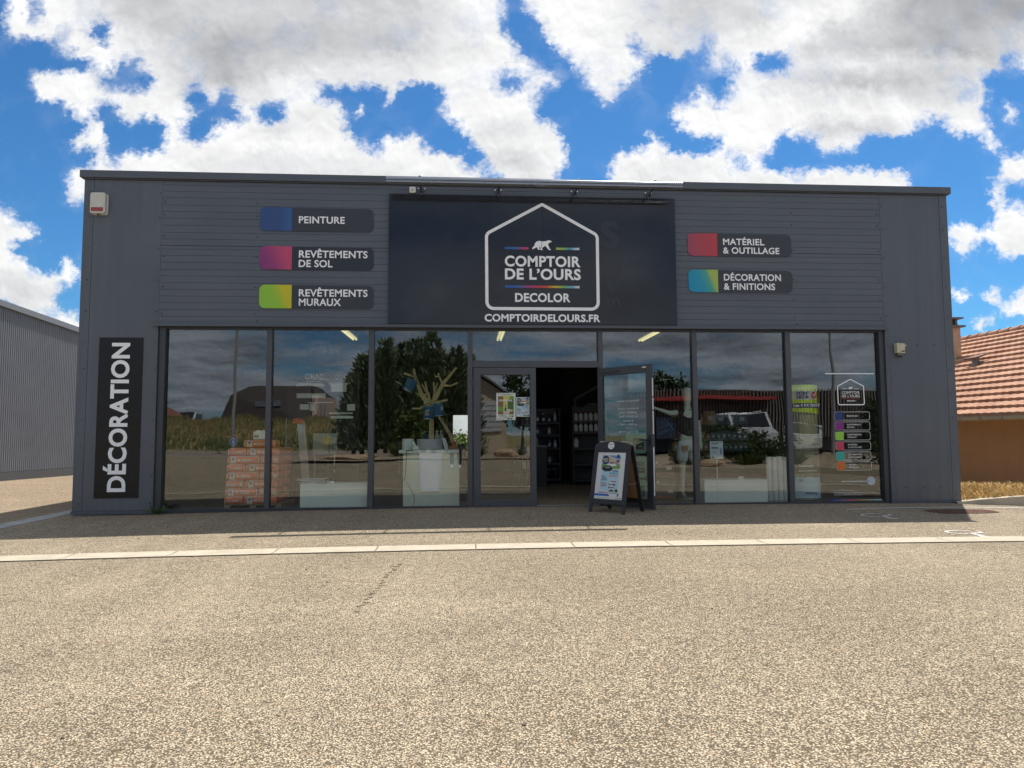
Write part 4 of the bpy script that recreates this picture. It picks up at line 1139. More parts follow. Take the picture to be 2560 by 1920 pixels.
# what is printed on the front poster
C = {}
def flat(n, c): return mat('ink_' + n, c, .5)
PAL = [flat('black', (.014, .014, .016)), flat('skyblue', (.10, .26, .55)), flat('navy', (.01, .03, .13)), flat('lawn', (.13, .30, .04)), flat('ice', (.42, .60, .70)), flat('teal', (.03, .25, .42)), flat('orange', (.60, .13, .03)), flat('white', (.70, .70, .69)), flat('cream', (.52, .42, .33)), flat('blue', (.03, .14, .42)), flat('grey', (.25, .26, .28)), flat('red', (.48, .05, .04)), flat('brown', (.20, .10, .05)), flat('yellow', (.55, .48, .10)), flat('leaf', (.05, .13, .04))]
BK, SKY_, NV, LW, ICE, TL, OR, WH, CR, BL, GR, RD, BR_, YL, LF = range(15)
def offer_poster(x0, x1, z0, z1, yb):
    """mower offer: photo strip, dark roundel, mower, tins and blocks of text"""
    w, h = x1 - x0, z1 - z0; mb = MB(); st_ = [0.0]
    def X(u): return x0 + u * w
    def Z(v): return z0 + v * h
    def r(u0, u1, v0, v1, m):
        st_[0] += .00012; mb.add([(X(u0), yb - st_[0], Z(v0)), (X(u1), yb - st_[0], Z(v0)), (X(u1), yb - st_[0], Z(v1)), (X(u0), yb - st_[0], Z(v1))], [(0, 1, 2, 3)], m)
    def poly(p, m):
        st_[0] += .00012; mb.add([(X(a), yb - st_[0], Z(b_)) for a, b_ in p], [tuple(range(len(p)))], m)
    def ell(cu, cv, ru, rv, m): poly([(cu + ru * math.cos(R(a)), cv + rv * math.sin(R(a))) for a in range(0, 360, 20)], m)
    def tx(s, u, v, wu, m, hv=.03):
        st_[0] += .00012; mb.merge(text_mb(s, X(u), Z(v), w=wu * w, h=hv * h, y=yb - st_[0], bold=.035), m)
    r(.0, 1, .0, .60, ICE); r(.02, 1, .72, .98, SKY_); poly([(.3, .98), (1, .86), (1, .70), (.4, .72)], CR); poly([(.35, .90), (.75, .86), (.95, .80), (.95, .71), (.4, .72)], CR)
    r(.45, .68, .72, .80, BR_); r(.72, .86, .73, .80, GR); r(.0, 1, .62, .74, LW); poly([(.15, .74), (.55, .68), (.85, .70), (.7, .76)], WH); poly([(.0, .74), (.2, .68), (.2, .60), (0, .60)], LW)
    r(.80, .93, .80, 1.0, NV); tx('félu', .815, .86, .10, WH, .05); ell(.20, .85, .20, .115, BK); tx('pour 100 m²', .05, .885, .28, WH, .022); tx('OFFRE DU', .04, .84, .32, WH, .03); tx('21 JUIN', .09, .80, .22, WH, .026)
    poly([(.03, .60), (.06, .66), (.20, .70), (.45, .71), (.58, .67), (.62, .60), (.50, .55), (.20, .54)], BK); poly([(.12, .66), (.40, .68), (.52, .65), (.30, .63)], GR)
    tx('OFFRE', .62, .545, .30, NV, .034); tx('20 FÛTS', .46, .475, .46, TL, .042); tx('ACHETEZ VOS 20', .52, .435, .42, OR, .016); tx('FÛTS DE 15 L', .46, .405, .48, OR, .018)
    for i, (s, wu) in enumerate((('ROBOT', .20), ('TONDEUSE', .30), ('CONNECTÉ', .30))): tx(s, .05, .40 - i * .05, wu, NV, .026)
    for i in range(3): r(.05, .05 + (.18, .34, .34)[i], .245 - i * .024, .255 - i * .024, GR)
    tx('OFFERT', .03, .145, .34, OR, .032)
    for cu, cv, m2 in ((.73, .24, 0), (.60, .16, 0), (.66, .08, 0)):
        r(cu - .13, cu + .13, cv - .05, cv + .06, GR); ell(cu, cv + .06, .13, .022, BK); ell(cu, cv + .066, .12, .016, WH); r(cu - .12, cu + .12, cv - .03, cv + .02, WH); tx('MAT', cu - .07, cv - .015, .14, BK, .02); ell(cu, cv - .05, .13, .02, BK)
    poly([(.86, .0), (.99, .0), (.99, .055), (.925, .085), (.86, .055)], BK)
    r(.03, .17, .01, .05, WH); r(.2, .5, .02, .03, WH)
    return mb
mb = offer_poster(.155, .475, .315, .865, .0092)
st2 = .0085
q = MB()
def rq(x0, x1, z0, z1, m, y=.0090): q.add([(x0, y, z0), (x1, y, z0), (x1, y, z1), (x0, y, z1)], [(0, 1, 2, 3)], m)
for i, m_ in enumerate((NV, RD, OR, LW, LW)): rq(.14 + i * .068, .14 + (i + 1) * .068, .295 - i * .001, .304 - i * .001, m_)
rq(.075, .32, .25, .283, BL); rq(.32, .335, .25, .268, BL); rq(.12, .33, .222, .226, GR); rq(.44, .55, .212, .235, CR); rq(.505, .55, .265, .295, WH)
q.add([(.482 + .016 * math.cos(R(a)), .0088, .272 + .024 * math.sin(R(a) + .4)) for a in range(0, 360, 24)], [tuple(range(15))], BL)
mb.merge(q)
lean(mb, 0, TILT).build('print', PAL, MATS and bpy.data.objects['poster_sheet'], True)

# ================================================================== posters on the closed door leaf
pt = thing('poster', 'larger poster of a green summer scene taped to the closed glass door', 'poster', (.644, .09, 1.4))
mb = MB(); mb.box(.488, .800, .0885, .0925, 1.383, 1.822); mb.build('sheet', mat('poster_paper2', (.60, .63, .56), .5), pt)
mb = MB(); k = [0]
def pr(x0, x1, z0, z1, m): k[0] += 1; y = .0880 - k[0] * .0002; mb.add([(x0, y, z0), (x1, y, z0), (x1, y, z1), (x0, y, z1)], [(0, 1, 2, 3)], m)
pr(.515, .770, 1.475, 1.770, LW); pr(.515, .60, 1.60, 1.770, BR_); pr(.60, .70, 1.52, 1.770, YL); pr(.67, .768, 1.56, 1.72, LF); pr(.515, .77, 1.475, 1.52, BR_); pr(.60, .70, 1.477, 1.55, CR)
pr(.625, .648, 1.575, 1.635, GR); pr(.622, .650, 1.53, 1.577, NV); pr(.627, .645, 1.635, 1.655, CR)
k[0] += 1; mb.merge(text_mb('SOMMEVAL', .525, 1.685, w=.225, h=.032, y=.0880 - k[0] * .0002, bold=.03, shear=.15), WH); mb.merge(text_mb('2025', .672, 1.525, w=.075, h=.026, y=.0880 - k[0] * .0002, bold=.03), WH)
for z, a, b_ in ((1.80, .575, .76), (1.785, .575, .72), (1.455, .53, .63), (1.44, .53, .66), (1.42, .60, .70), (1.40, .505, .60)): pr(a, b_, z, z + .007, GR)
pr(.70, .72, 1.435, 1.46, LW); pr(.735, .757, 1.432, 1.458, BK); pr(.66, .70, 1.395, 1.412, BR_); pr(.71, .74, 1.395, 1.412, BK); pr(.505, .525, 1.80, 1.812, LW); pr(.545, .56, 1.795, 1.812, GR)
mb.build('print', PAL, pt)
pt = thing('poster', 'smaller blue mower offer poster taped to the closed glass door', 'poster', (.917, .09, 1.44))
mb = MB(); mb.box(.810, 1.026, .0885, .0925, 1.437, 1.752); mb.build('sheet', MATS['poster_paper2'], pt)
offer_poster(.818, 1.018, 1.447, 1.745, .0876).build('print', PAL, pt)

# ================================================================== things inside the windows
M_OFFW = mat('white_melamine', (.70, .745, .695), .45, var=.03, vscale=3)
M_STEEL = mat('ladder_aluminium', (.50, .51, .51), .35, .6, var=.1, vscale=10)
M_WOOD = mat('pale_plank', (.74, .60, .31), .6, var=.18, vscale=5, stretch=(6, 6, 1))
M_ORANGE = mat('orange_bag', (.80, .17, .05), .5, var=.08, vscale=12, bump=.15, bscale=25)
M_BAGW = mat('bag_white', (.62, .60, .56), .55, var=.1, vscale=30)
M_PALLET = mat('pallet_wood', (.26, .19, .11), .8, var=.25, vscale=8)

# ceiling battens
M_TUBE = mat('lit_tube', (.7, .68, .5), .4, emit=(1.0, .86, .42), estr=.62)
for i, (x, lab) in enumerate(((-2.12, 'ceiling light batten seen through the second window from the left'), (.64, 'ceiling light batten seen through the pane over the doors'), (3.42, 'ceiling light batten seen right of the open door'))):
    t = thing('ceiling_light', lab, 'ceiling light', (x, 1.55, 2.96), 0, 'ceiling light battens')
    mb = MB(); mb.box(x - .065, x + .065, .96, 2.20, 2.985, 3.03); mb.box(x - .01, x + .01, 1.2, 1.22, 3.03, 3.22); mb.box(x - .01, x + .01, 1.95, 1.97, 3.03, 3.22); mb.build('housing', MATS['white_plastic'], t)
    mb = MB(); mb.cyl((x - .03, .99, 2.965), (x - .03, 2.17, 2.965), .018, n=10); mb.cyl((x + .03, .99, 2.965), (x + .03, 2.17, 2.965), .018, n=10); mb.build('tube', M_TUBE, t)

# pallet of adhesive bags
px0, py0 = -3.86, .33
t = thing('pallet', 'wooden pallet under the stacked orange bags', 'pallet', (-3.4, .9, 0))
mb = MB()
for k in range(5): mb.box(px0, px0 + .90, py0 + .02 + k * .20, py0 + .12 + k * .20, .042, .056)
mb.build('deck', M_PALLET, t)
for k in range(3):
    mb = MB(); mb.box(px0 + k * .40, px0 + .10 + k * .40, py0 + .02, py0 + .92, -.002, .0415); mb.build('runner', M_PALLET, t)


def bag_mesh(L, W, H, endtext=None, sidetext=None):
    """pillow-shaped paper bag lying flat; front face at y=0"""
    mb = MB(); nx, ny = 9, 6; vs = []; 
    for top in (0, 1):
        for j in range(ny + 1):
            for i in range(nx + 1):
                u, v = i / nx, j / ny
                e = min(1.0, min(u, 1 - u) * 6 + .78) * min(1.0, min(v, 1 - v) * 6 + .82)
                z = H * (.5 + (.5 if top else -.5) * e)
                vs.append((u * L, v * W, z))
    n = (nx + 1) * (ny + 1); fs = []
    for j in range(ny):
        for i in range(nx):
            a = j * (nx + 1) + i; fs += [(a, a + nx + 1, a + nx + 2, a + 1), (n + a, n + a + 1, n + a + nx + 2, n + a + nx + 1)]
    ed = [(i, i + 1) for i in range(nx)] + [(j * (nx + 1) + nx, (j + 1) * (nx + 1) + nx) for j in range(ny)] + [(ny * (nx + 1) + i + 1, ny * (nx + 1) + i) for i in range(nx)][::-1] + [((j + 1) * (nx + 1), j * (nx + 1)) for j in range(ny)]
    for a, b_ in ed: fs.append((a, b_, n + b_, n + a))
    mb.add(vs, fs, 0, True)
    return mb


BL_, BW_, BH_ = .50, .275, .127
def bag(loc, kind, label, long_front=True):
    L, W = (BL_, BW_) if long_front else (BW_, BL_ * .9)
    t = thing('adhesive_bag', label, 'bag', loc, 0, 'orange bags on the pallet')
    bag_mesh(L, W, BH_).build('sack', M_ORANGE, t, True)
    mb = MB(); mb.box(.002, .009, -.004, -.001, .012, BH_ - .012); mb.box(L - .009, L - .002, -.004, -.001, .012, BH_ - .012)
    mb.box(.02, L - .02, -.003, -.0005, BH_ - .010, BH_ - .004)
    mb.build('seam', M_BAGW, t, True)
    mb = MB()
    if kind == 'maker':
        mb.merge(text_mb('MAPEI', L * .40, .045, w=L * .42, h=.030, y=-.0045, bold=.05, shear=.2))
        c = (L * .27, .060); band(mb, [(c[0] + .022 * math.cos(R(a)), c[1] + .022 * math.sin(R(a))) for a in range(30, 390, 60)], .006, -.0045)
    elif kind == 'sprint':
        mb.merge(text_mb('SPRINT', L * .09, .034, w=L * .56, h=.034, y=-.0045, bold=.045)); mb.merge(text_mb('DURALITE', L * .09, .082, w=L * .46, h=.016, y=-.0045))
        band(mb, [(L * .72, .030), (L * .79, .030), (L * .79, .072), (L * .72, .072)], .006, -.0045); mb.box(L * .82, L * .92, -.0045, -.004, .035, .085)
    else:
        mb.box(L * .44, L * .78, -.0045, -.004, .046, .060); mb.box(L * .44, L * .74, -.0045, -.004, .068, .076); mb.box(L * .32, L * .41, -.0045, -.004, .046, .078)
    mb.build('lettering', M_BAGW, t, True)
    if kind == 'label':
        mb = MB(); mb.add([(.05, -.0048, .012), (.135, -.0048, .012), (.125, -.0048, .112), (.06, -.0048, .112)], [(0, 1, 2, 3)], 0)
        mb.add([(.07, -.0052, .06), (.11, -.0052, .06), (.11, -.0052, .10), (.07, -.0052, .10)], [(0, 1, 2, 3)], 1); mb.add([(.065, -.0052, .02), (.115, -.0052, .02), (.105, -.0052, .055), (.075, -.0052, .055)], [(0, 1, 2, 3)], 2)
        mb.build('picture_patch', [M_BAGW, PAL[BL], PAL[YL]], t, True)
    return t


ROWN = ['bottom', 'second', 'third', 'fourth', 'fifth', 'sixth', 'top full']
for r_ in range(7):
    z = .056 + r_ * .1285; lean_x = .006 * r_
    end_left = r_ in (0, 2, 4, 6)
    x0 = px0 + .01 + lean_x
    lk = 'sprint' if r_ == 2 else 'maker'
    if end_left:
        bag((x0, .35, z), lk, 'orange bag at the left end of the %s row of the pallet stack' % ROWN[r_], False)
        bag((x0 + .30, .352, z), 'label', 'long orange bag at the right end of the %s row of the pallet stack' % ROWN[r_], True)
    else:
        bag((x0, .352, z), 'label', 'long orange bag at the left end of the %s row of the pallet stack' % ROWN[r_], True)
        bag((x0 + .525, .35, z), 'sprint', 'orange bag at the right end of the %s row of the pallet stack' % ROWN[r_], False)
    if end_left:
        bag((x0 + .30, .645, z), 'plain', 'orange bag behind the front of the %s row, on its right side' % ROWN[r_], True)
    bag((x0 + .29, .935, z), 'plain', 'orange bag at the back of the %s row of the pallet stack' % ROWN[r_], True)
bag((-3.585, .40, .957), 'label', 'single orange bag lying on top of the pallet stack')
t = thing('canister', 'white plastic canister on the topmost orange bag', 'canister', (-3.36, .6, 1.086))
mb = MB(); mb.prism([(-3.455, 1.088), (-3.24, 1.088), (-3.24, 1.20), (-3.27, 1.235), (-3.40, 1.24), (-3.455, 1.205)], .44, .60); mb.build('body', M_OFFW, t, bevel=.012)
mb = MB(); mb.box(-3.445, -3.36, .436, .4395, 1.12, 1.16); mb.build('label_patch', PAL[GR], t)
mb = MB(); mb.cyl((-3.30, .52, 1.238), (-3.30, .52, 1.262), .025, n=12); mb.build('cap', PAL[RD], t)
t = thing('blue_disc_box', 'black box with a round blue disc beside the top orange bag', 'box', (-3.85, .8, .95))
mb = MB(); mb.box(-3.925, -3.765, .70, .80, .957, 1.135); mb.build('box', M_BLACK, t, bevel=.004)
mb = MB(); mb.cyl((-3.845, .6985, 1.05), (-3.845, .690, 1.05), .066, n=24); dd = mb.build('disc', mat('blue_disc', (.015, .05, .25), .35), t)
mb = MB(); ring = [(-3.845 + .058 * math.cos(R(a)), 1.05 + .058 * math.sin(R(a))) for a in range(0, 360, 12)]; band(mb, ring, .005, -.0); mb.xform(Matrix.Translation((0, .6885, 0)))
mb.merge(text_mb('Q', -3.845, 1.030, h=.04, y=.6885, align='C')); mb.build('lettering', mat('pale_blue_ink', (.25, .4, .65), .4), dd)


def plinth(x0, x1, z1, y0, y1, label):
    t = thing('display_plinth', label, 'display plinth', ((x0 + x1) / 2, y0, 0), 0, 'low white plinths behind the glass')
    mb = MB(); mb.box(x0, x1, y0, y0 + .018, .0, z1 - .019); mb.box(x0, x0 + .018, y0 + .0185, y1, 0, z1 - .019); mb.box(x1 - .018, x1, y0 + .0185, y1, 0, z1 - .019); mb.build('panel', M_OFFW, t)
    mb = MB(); mb.box(x0 - .004, x1 + .004, y0 - .004, y1, z1 - .0185, z1); mb.build('top', M_OFFW, t)
    return t


plinth(-2.632, -1.585, .385, .20, .55, 'low white plinth with brochures in the second window from the left')
plinth(3.935, 5.008, .379, .20, .55, 'low white plinth beside the white rolls')
for k in range(6):
    a = rg.uniform(-.35, .35); c = Vector((-2.50 + rg.uniform(-.05, .07), .36, .387 + k * .013))
    mb = MB(); mb.box(-.19, .19, -.11, .11, 0, .006); mb.xform(Matrix.Translation(c) @ Matrix.Rotation(a, 4, 'Z') @ Matrix.Rotation(rg.uniform(-.06, .06), 4, 'Y') @ Matrix.Rotation(rg.uniform(-.03, .03), 4, 'X'))
    tag(mb.build('brochure', mat('glossy_paper', (.62, .65, .70), .35, var=.05)), 'white brochure in the loose pile on the left plinth', 'brochure', 'brochures piled on the plinth')
t = thing('price_card', 'small white price card on the left plinth', 'card', (-2.13, .24, .385))
mb = MB(); mb.box(-2.215, -2.105, .235, .240, .386, .42); mb.build('card', M_WHITE, t)
mb = MB(); mb.box(-2.205, -2.175, .2335, .2348, .395, .412); mb.build('print', M_BLACK, t)
t = thing('price_card', 'small white price card on the right plinth', 'card', (4.58, .24, .38))
mb = MB(); mb.box(4.53, 4.62, .235, .240, .380, .428); mb.build('card', M_WHITE, t)
mb = MB(); mb.merge(text_mb('9,90', 4.54, .392, w=.07, h=.02, y=.2338)); mb.build('print', M_BLACK, t)

# folding ladder with orange cap
t = thing('ladder', 'grey aluminium folding ladder with orange top among the left displays', 'ladder', (-2.95, 1.5, 0))
for dx, w in ((0, .075), (.075, .05)):
    mb = MB(); mb.prism([(-2.87 + dx, 0), (-2.87 + dx + w, 0), (-3.01 + dx * 1.1 + w, 1.40), (-3.01 + dx * 1.1, 1.40)], 1.48, 1.52); mb.build('rail', M_STEEL, t)
for k in range(5):
    z = .15 + k * .27; x = -2.87 - .1 * z; mb = MB(); mb.box(x + .01, x + .11, 1.525, 1.60, z, z + .03); mb.build('step', M_STEEL, t)
mb = MB(); mb.prism([(-3.09, 1.37), (-2.90, 1.34), (-2.90, 1.42), (-2.98, 1.46), (-3.07, 1.45)], 1.46, 1.56); mb.build('top_cap', mat('orange_plastic', (.55, .10, .03), .4, var=.15, vscale=20), t)
mb = MB(); mb.cyl((-2.93, 1.455, .80), (-2.93, 1.478, .80), .035, n=14); mb.build('hinge', M_STEEL, t)
mb = MB(); mb.box(-2.965, -2.905, 1.465, 1.478, 1.19, 1.34); mb.build('sticker', PAL[ICE], t)

# pale display frame and moulding display behind
t = thing('portal_display', 'pale portal frame standing behind the ladder', 'display portal', (-3.3, 3, 0))
for a, b_, c, d in ((-3.60, -3.10, 1.435, 1.50), (-3.16, -3.10, 0, 1.4345), (-3.60, -3.54, 0, 1.4345)):
    mb = MB(); mb.box(a, b_, 3.0, 3.08, c, d); mb.build('beam', M_OFFW, t)
def wmap(px, py, y):   # offline-measured helper constants are baked below
    return px, py
t = thing('moulding_display', 'dark display stand with pale ceiling mouldings and small white lettering', 'display stand', (-2.75, 1.9, 0))
mb = MB(); mb.box(-3.30, -1.98, 1.92, 1.98, 0, 2.36); mb.build('back_panel', mat('charcoal_panel', (.012, .012, .014), .8), t)
for a, b_, c, d in ((-3.14, -2.62, 2.055, 2.085), (-3.10, -2.66, 2.090, 2.105), (-3.12, -2.60, 1.835, 1.92), (-2.52, -2.20, 2.08, 2.10), (-2.50, -2.22, 1.95, 2.075), (-2.55, -2.15, 2.105, 2.115), (-2.53, -2.10, 1.54, 1.565), (-2.50, -2.09, 1.455, 1.50), (-2.20, -2.06, 1.60, 1.72), (-3.06, -2.90, 1.62, 1.72), (-2.88, -2.80, 1.60, 1.735), (-3.10, -2.98, 1.22, 1.36), (-2.92, -2.45, 1.745, 1.76)):
    mb = MB(); mb.box(a, b_, 1.875, 1.918, c, d); mb.build('moulding', M_OFFW, t)
mb = MB(); mb.merge(text_mb('ORAC', -2.98, 2.185, w=.34, h=.10, y=1.90, bold=.012)); mb.merge(text_mb('ORAC', -2.43, 2.185, w=.21, h=.10, y=1.90, bold=-.005)); mb.merge(text_mb('DECOR', -2.95, 2.13, w=.26, h=.022, y=1.90, bold=.0)); mb.build('lettering', mat('grey_white', (.75, .76, .78), .5), t)
t = thing('radiator_sample', 'white ribbed panel sample behind the easel sign', 'sample panel', (-2.55, 1.7, 0))
mb = MB(); mb.box(-2.78, -2.35, 1.72, 1.74, .80, 1.18)
for k in range(14): mb.box(-2.775 + k * .03, -2.76 + k * .03, 1.705, 1.7195, .81, 1.05)
mb.build('panel', mat('offwhite_ribbed', (.42, .45, .42), .5), t)
mb = MB(); mb.box(-2.75, -2.73, 1.725, 1.745, 0, .80); mb.box(-2.40, -2.38, 1.725, 1.745, 0, .80); mb.build('foot', M_STEEL, t)
t = thing('easel_sign', 'small yellowish sign on a crossed leg stand in the second window', 'sign', (-2.44, 1.5, 0))
mb = MB(); mb.add([(-2.565, 1.5, .985), (-2.33, 1.5, .99), (-2.325, 1.5, 1.13), (-2.56, 1.5, 1.13), (-2.565, 1.52, .985), (-2.33, 1.52, .99), (-2.325, 1.52, 1.13), (-2.56, 1.52, 1.13)], [(0, 1, 2, 3), (7, 6, 5, 4), (0, 4, 5, 1), (1, 5, 6, 2), (2, 6, 7, 3), (3, 7, 4, 0)]); mb.build('board', mat('amber_card', (.48, .38, .13), .5, fn=f_grad([(0, (.40, .33, .13)), (.6, (.55, .44, .16)), (1, (.35, .42, .50))], 'x', -2.56, -2.33)), t)
mb = MB(); mb.cyl((-2.44, 1.53, .99), (-2.475, 1.55, .50), .012, n=8); mb.build('pole', M_FRAME, t)
for a, b_ in (((-2.62, 0.0), (-2.33, .62)), ((-2.22, 0.0), (-2.47, .55))):
    mb = MB(); mb.cyl((a[0], 1.55, a[1]), (b_[0], 1.58, b_[1]), .014, n=8); mb.build('leg', M_FRAME, t)

# table with the wooden branch tree
t = thing('display_table', 'white table with a milky front sheet behind the third window', 'table', (-.6, .5, 0))
mb = MB(); mb.box(-1.088, -.117, .27, .95, .855, .903); mb.build('tabletop', M_OFFW, t, bevel=.003)
mb = MB(); mb.box(-1.020, -.112, .30, .304, .0, .854); mb.build('front_sheet', mat('cream_panel', (.60, .63, .53), .5, var=.03), t)
mb = MB(); n_ = 16; vs = []
for zz, rr, cx in ((.237, .157, -.581), (.245, .160, -.581), (.853, .199, -.576)):
    vs += [(cx - rr * math.cos(math.pi * i / n_), .298 - rr * .20 * math.sin(math.pi * i / n_), zz) for i in range(n_ + 1)]
mb.add(vs, [(k * (n_ + 1) + i, k * (n_ + 1) + i + 1, (k + 1) * (n_ + 1) + i + 1, (k + 1) * (n_ + 1) + i) for k in range(2) for i in range(n_)] , 0, True); mb.add(vs[:n_ + 1], [tuple(range(n_ + 1))])
mb.build('planter_front', mat('white_planter', (.86, .88, .92), .45), t)
for x in (-1.0, -.16):
    mb = MB(); mb.box(x, x + .04, .88, .92, 0, .854); mb.build('leg', M_OFFW, t)
mb = MB(); mb.tube([(-.86, .268, .905), (-.965, .262, .90), (-.975, .262, .60), (-.985, .262, .45), (-1.00, .27, .42)], .006, 6); mb.tube([(-1.0, .28, .41), (-.95, .29, .37), (-.86, .29, .22), (-.83, .29, .10), (-.855, .29, .01)], .003, 6)
tag(mb.build('power_cable', M_BLACK), 'black cable hanging over the front of the white table', 'cable')
t = thing('planter', 'tall white tapered planter behind the white table', 'planter', (-.70, 2.2, 0))
mb = MB(); mb.lathe([(.0, .09), (.172, .09), (.235, .80), (.250, 1.05), (.252, 1.062), (.235, 1.062), (.228, 1.00), (0, 1.0)], (-.695, 2.25, 0), 32); mb.build('pot', mat('white_planter', (.86, .88, .92), .45), t)
mb = MB(); mb.box(-.90, -.50, 2.05, 2.45, -.002, .089); mb.build('base', M_OFFW, t)
t = thing('wooden_tree', 'display tree of sawn planks with forked branches and hanging paint pots', 'display tree', (-.68, 2.1, 1.0))
mb = MB()
def plank(mb, pts, w0, w1, y, th=.05):
    n = len(pts)
    for i, (a, b_) in enumerate(zip(pts, pts[1:])):
        a, b_ = Vector(a), Vector(b_); d = (b_ - a).normalized(); nn = Vector((-d.y, d.x))
        wa = (w0 + (w1 - w0) * i / (n - 1)) / 2; wb = (w0 + (w1 - w0) * (i + 1) / (n - 1)) / 2
        e = d * wa * .35 if i else Vector((0, 0))
        mb.prism([tuple(a - e - nn * wa), tuple(b_ - nn * wb), tuple(b_ + nn * wb), tuple(a - e + nn * wa)], y, y + th)
plank(mb, [(-.675, 1.0), (-.672, 1.60)], .042, .042, 2.04); plank(mb, [(-.630, 1.0), (-.632, 1.62)], .040, .040, 2.07, .04)
mb.build('trunk', M_WOOD, t)
BR = [([(-.655, 1.66), (-.840, 1.905), (-.965, 2.245), (-.988, 2.393)], .105, .034, 2.0), ([(-.985, 2.245), (-1.165, 2.306)], .038, .034, 2.01),
      ([(-.655, 1.70), (-.440, 2.112), (-.185, 2.42)], .095, .035, 2.03), ([(-.445, 2.10), (-.515, 2.262), (-.528, 2.308)], .040, .028, 2.02), ([(-.515, 2.25), (-.578, 2.247)], .028, .028, 2.02),
      ([(-.445, 2.078), (-.290, 2.072), (-.155, 2.132)], .045, .022, 2.02), ([(-.585, 1.745), (-.345, 1.805)], .060, .032, 2.0),
      ([(-.66, 1.72), (-.735, 1.93), (-.778, 2.155)], .05, .034, 2.09), ([(-.72, 1.90), (-.842, 2.105)], .042, .032, 2.10), ([(-.645, 1.72), (-.603, 1.955), (-.618, 2.146)], .034, .028, 2.08), ([(-.612, 1.93), (-.545, 2.132)], .034, .028, 2.10),
      ([(-.80, 1.90), (-.918, 1.913)], .034, .018, 1.98), ([(-.75, 1.905), (-.82, 1.90)], .03, .03, 1.98), ([(-.69, 1.76), (-.700, 1.936)], .045, .026, 1.97), ([(-.66, 1.690), (-.76, 1.688), (-.885, 1.640), (-1.015, 1.642)], .055, .022, 1.98), ([(-.66, 1.70), (-.797, 1.738)], .04, .024, 1.96)]
for pts, w0, w1, y in BR:
    mb = MB(); plank(mb, pts, w0, w1, y); mb.build('branch', M_WOOD, t)
mb = MB(); plank(mb, [(-.535, 1.50), (-.43, 1.34), (-.33, 1.17), (-.20, .90)], .045, .075, 2.5, .07); plank(mb, [(-.455, 1.40), (-.475, 1.47)], .05, .045, 2.5, .06)
tag(mb.build('leaning_log', M_WOOD), 'rough branch leaning behind the paint pots', 'branch')
M_POT = mat('blue_pot', (.07, .24, .50), .35, var=.1, vscale=10)
def pot(c, tilt, label, spot):
    t = thing('paint_pot', label, 'paint pot', c, 0, 'blue paint pots on the wooden tree')
    rot = Matrix.Translation(c) @ Matrix.Rotation(tilt, 4, 'Y')
    mb = MB(); mb.lathe([(0, -.115), (.098, -.115), (.098, .112), (.102, .115), (.098, .120), (.088, .120), (.086, .110), (0, .110)], (0, 0, 0), 24); mb.xform(rot); mb.build('tin', M_POT, t)
    mb = MB(); mb.lathe([(.0985, -.114), (.0995, -.108), (.0985, -.102)], (0, 0, 0), 24); mb.xform(rot); mb.build('rim', M_STEEL, t)
    mb = MB(); mb.tube([(-.09, -.04, .10), (-.05, -.05, .17), (.0, -.05, .20), (.05, -.05, .17), (.09, -.04, .10)], .004, 6); mb.xform(rot); mb.build('handle', M_BLACK, t)
    mb = MB(); a0, a1, z0, z1 = spot
    mb.add([(.0995 * math.cos(R(a)), .0995 * math.sin(R(a)), z) for z in (z0, z1) for a in (a0, (a0 + a1) / 2, a1)], [(0, 1, 4, 3), (1, 2, 5, 4)]); mb.xform(rot); mb.build('label_patch', M_BAGW, t)
    return t
pot((-1.045, 1.86, 2.065), R(26), 'tilted blue paint pot hanging from the left branch of the wooden tree', (230, 262, -.11, -.075))
p2 = pot((-.70, 1.84, 1.545), 0, 'blue paint pot with a square white label at the foot of the branches', (232, 280, -.045, .055))
mb = MB(); mb.merge(text_mb('FEIN', -.718, 1.535, w=.055, h=.04, y=1.735)); mb.build('lettering', M_BLACK, p2)
pot((-.515, 1.86, 1.605), R(-4), 'blue paint pot hanging under the short right branch', (300, 325, -.01, .06))
# things on the table
t = thing('paper_roll', 'wide white roll standing at the left end of the white table', 'roll', (-.97, .6, .903))
mb = MB(); mb.cyl((-.97, .62, .904), (-.97, .62, 1.085), .098, n=24); mb.build('roll', M_OFFW, t)
mb = MB(); mb.cyl((-.97, .62, 1.0852), (-.97, .62, 1.087), .03, n=14); mb.build('core', PAL[BR_], t)
t = thing('heat_gun', 'white tool with a cable lying on the white table', 'tool', (-.82, .45, .903))
mb = MB(); mb.prism([(-.88, .905), (-.77, .905), (-.775, .935), (-.80, .975), (-.85, .975), (-.865, .955), (-.885, .95)], .40, .46); mb.prism([(-.90, 1.02), (-.86, 1.05), (-.82, .98), (-.85, .96)], .41, .45); mb.build('body', M_OFFW, t, bevel=.008)
mb = MB(); mb.cyl((-.88, .43, .965), (-.905, .43, .972), .012, n=10); mb.build('nozzle', M_STEEL, t)
t = thing('sample_card', 'tilted white card with grey rows on the right half of the table', 'card', (-.37, .6, .903))
mb = MB(); mb.prism([(-.405, 1.10), (-.345, 1.09), (-.295, .905), (-.36, .905)], .60, .615); cd = mb.build('card', M_WHITE, t)
mb = MB()
for k in range(6): z = .925 + k * .027; x = -.345 - (z - .905) * .27; mb.box(x, x + .045, .5965, .599, z, z + .008)
mb.build('print', PAL[GR], t)
M_TERRA = mat('terracotta', (.36, .13, .055), .7, var=.15, vscale=14)
t = thing('boot_planter', 'small orange terracotta planter shaped like a boot with a green plant', 'planter', (-.24, .7, .903))
mb = MB(); mb.prism([(-.305, .905), (-.17, .905), (-.168, 1.005), (-.235, 1.005), (-.24, .965), (-.29, .955), (-.31, .93)], .66, .74); mb.build('pot', M_TERRA, t, bevel=.012)
mb = MB()
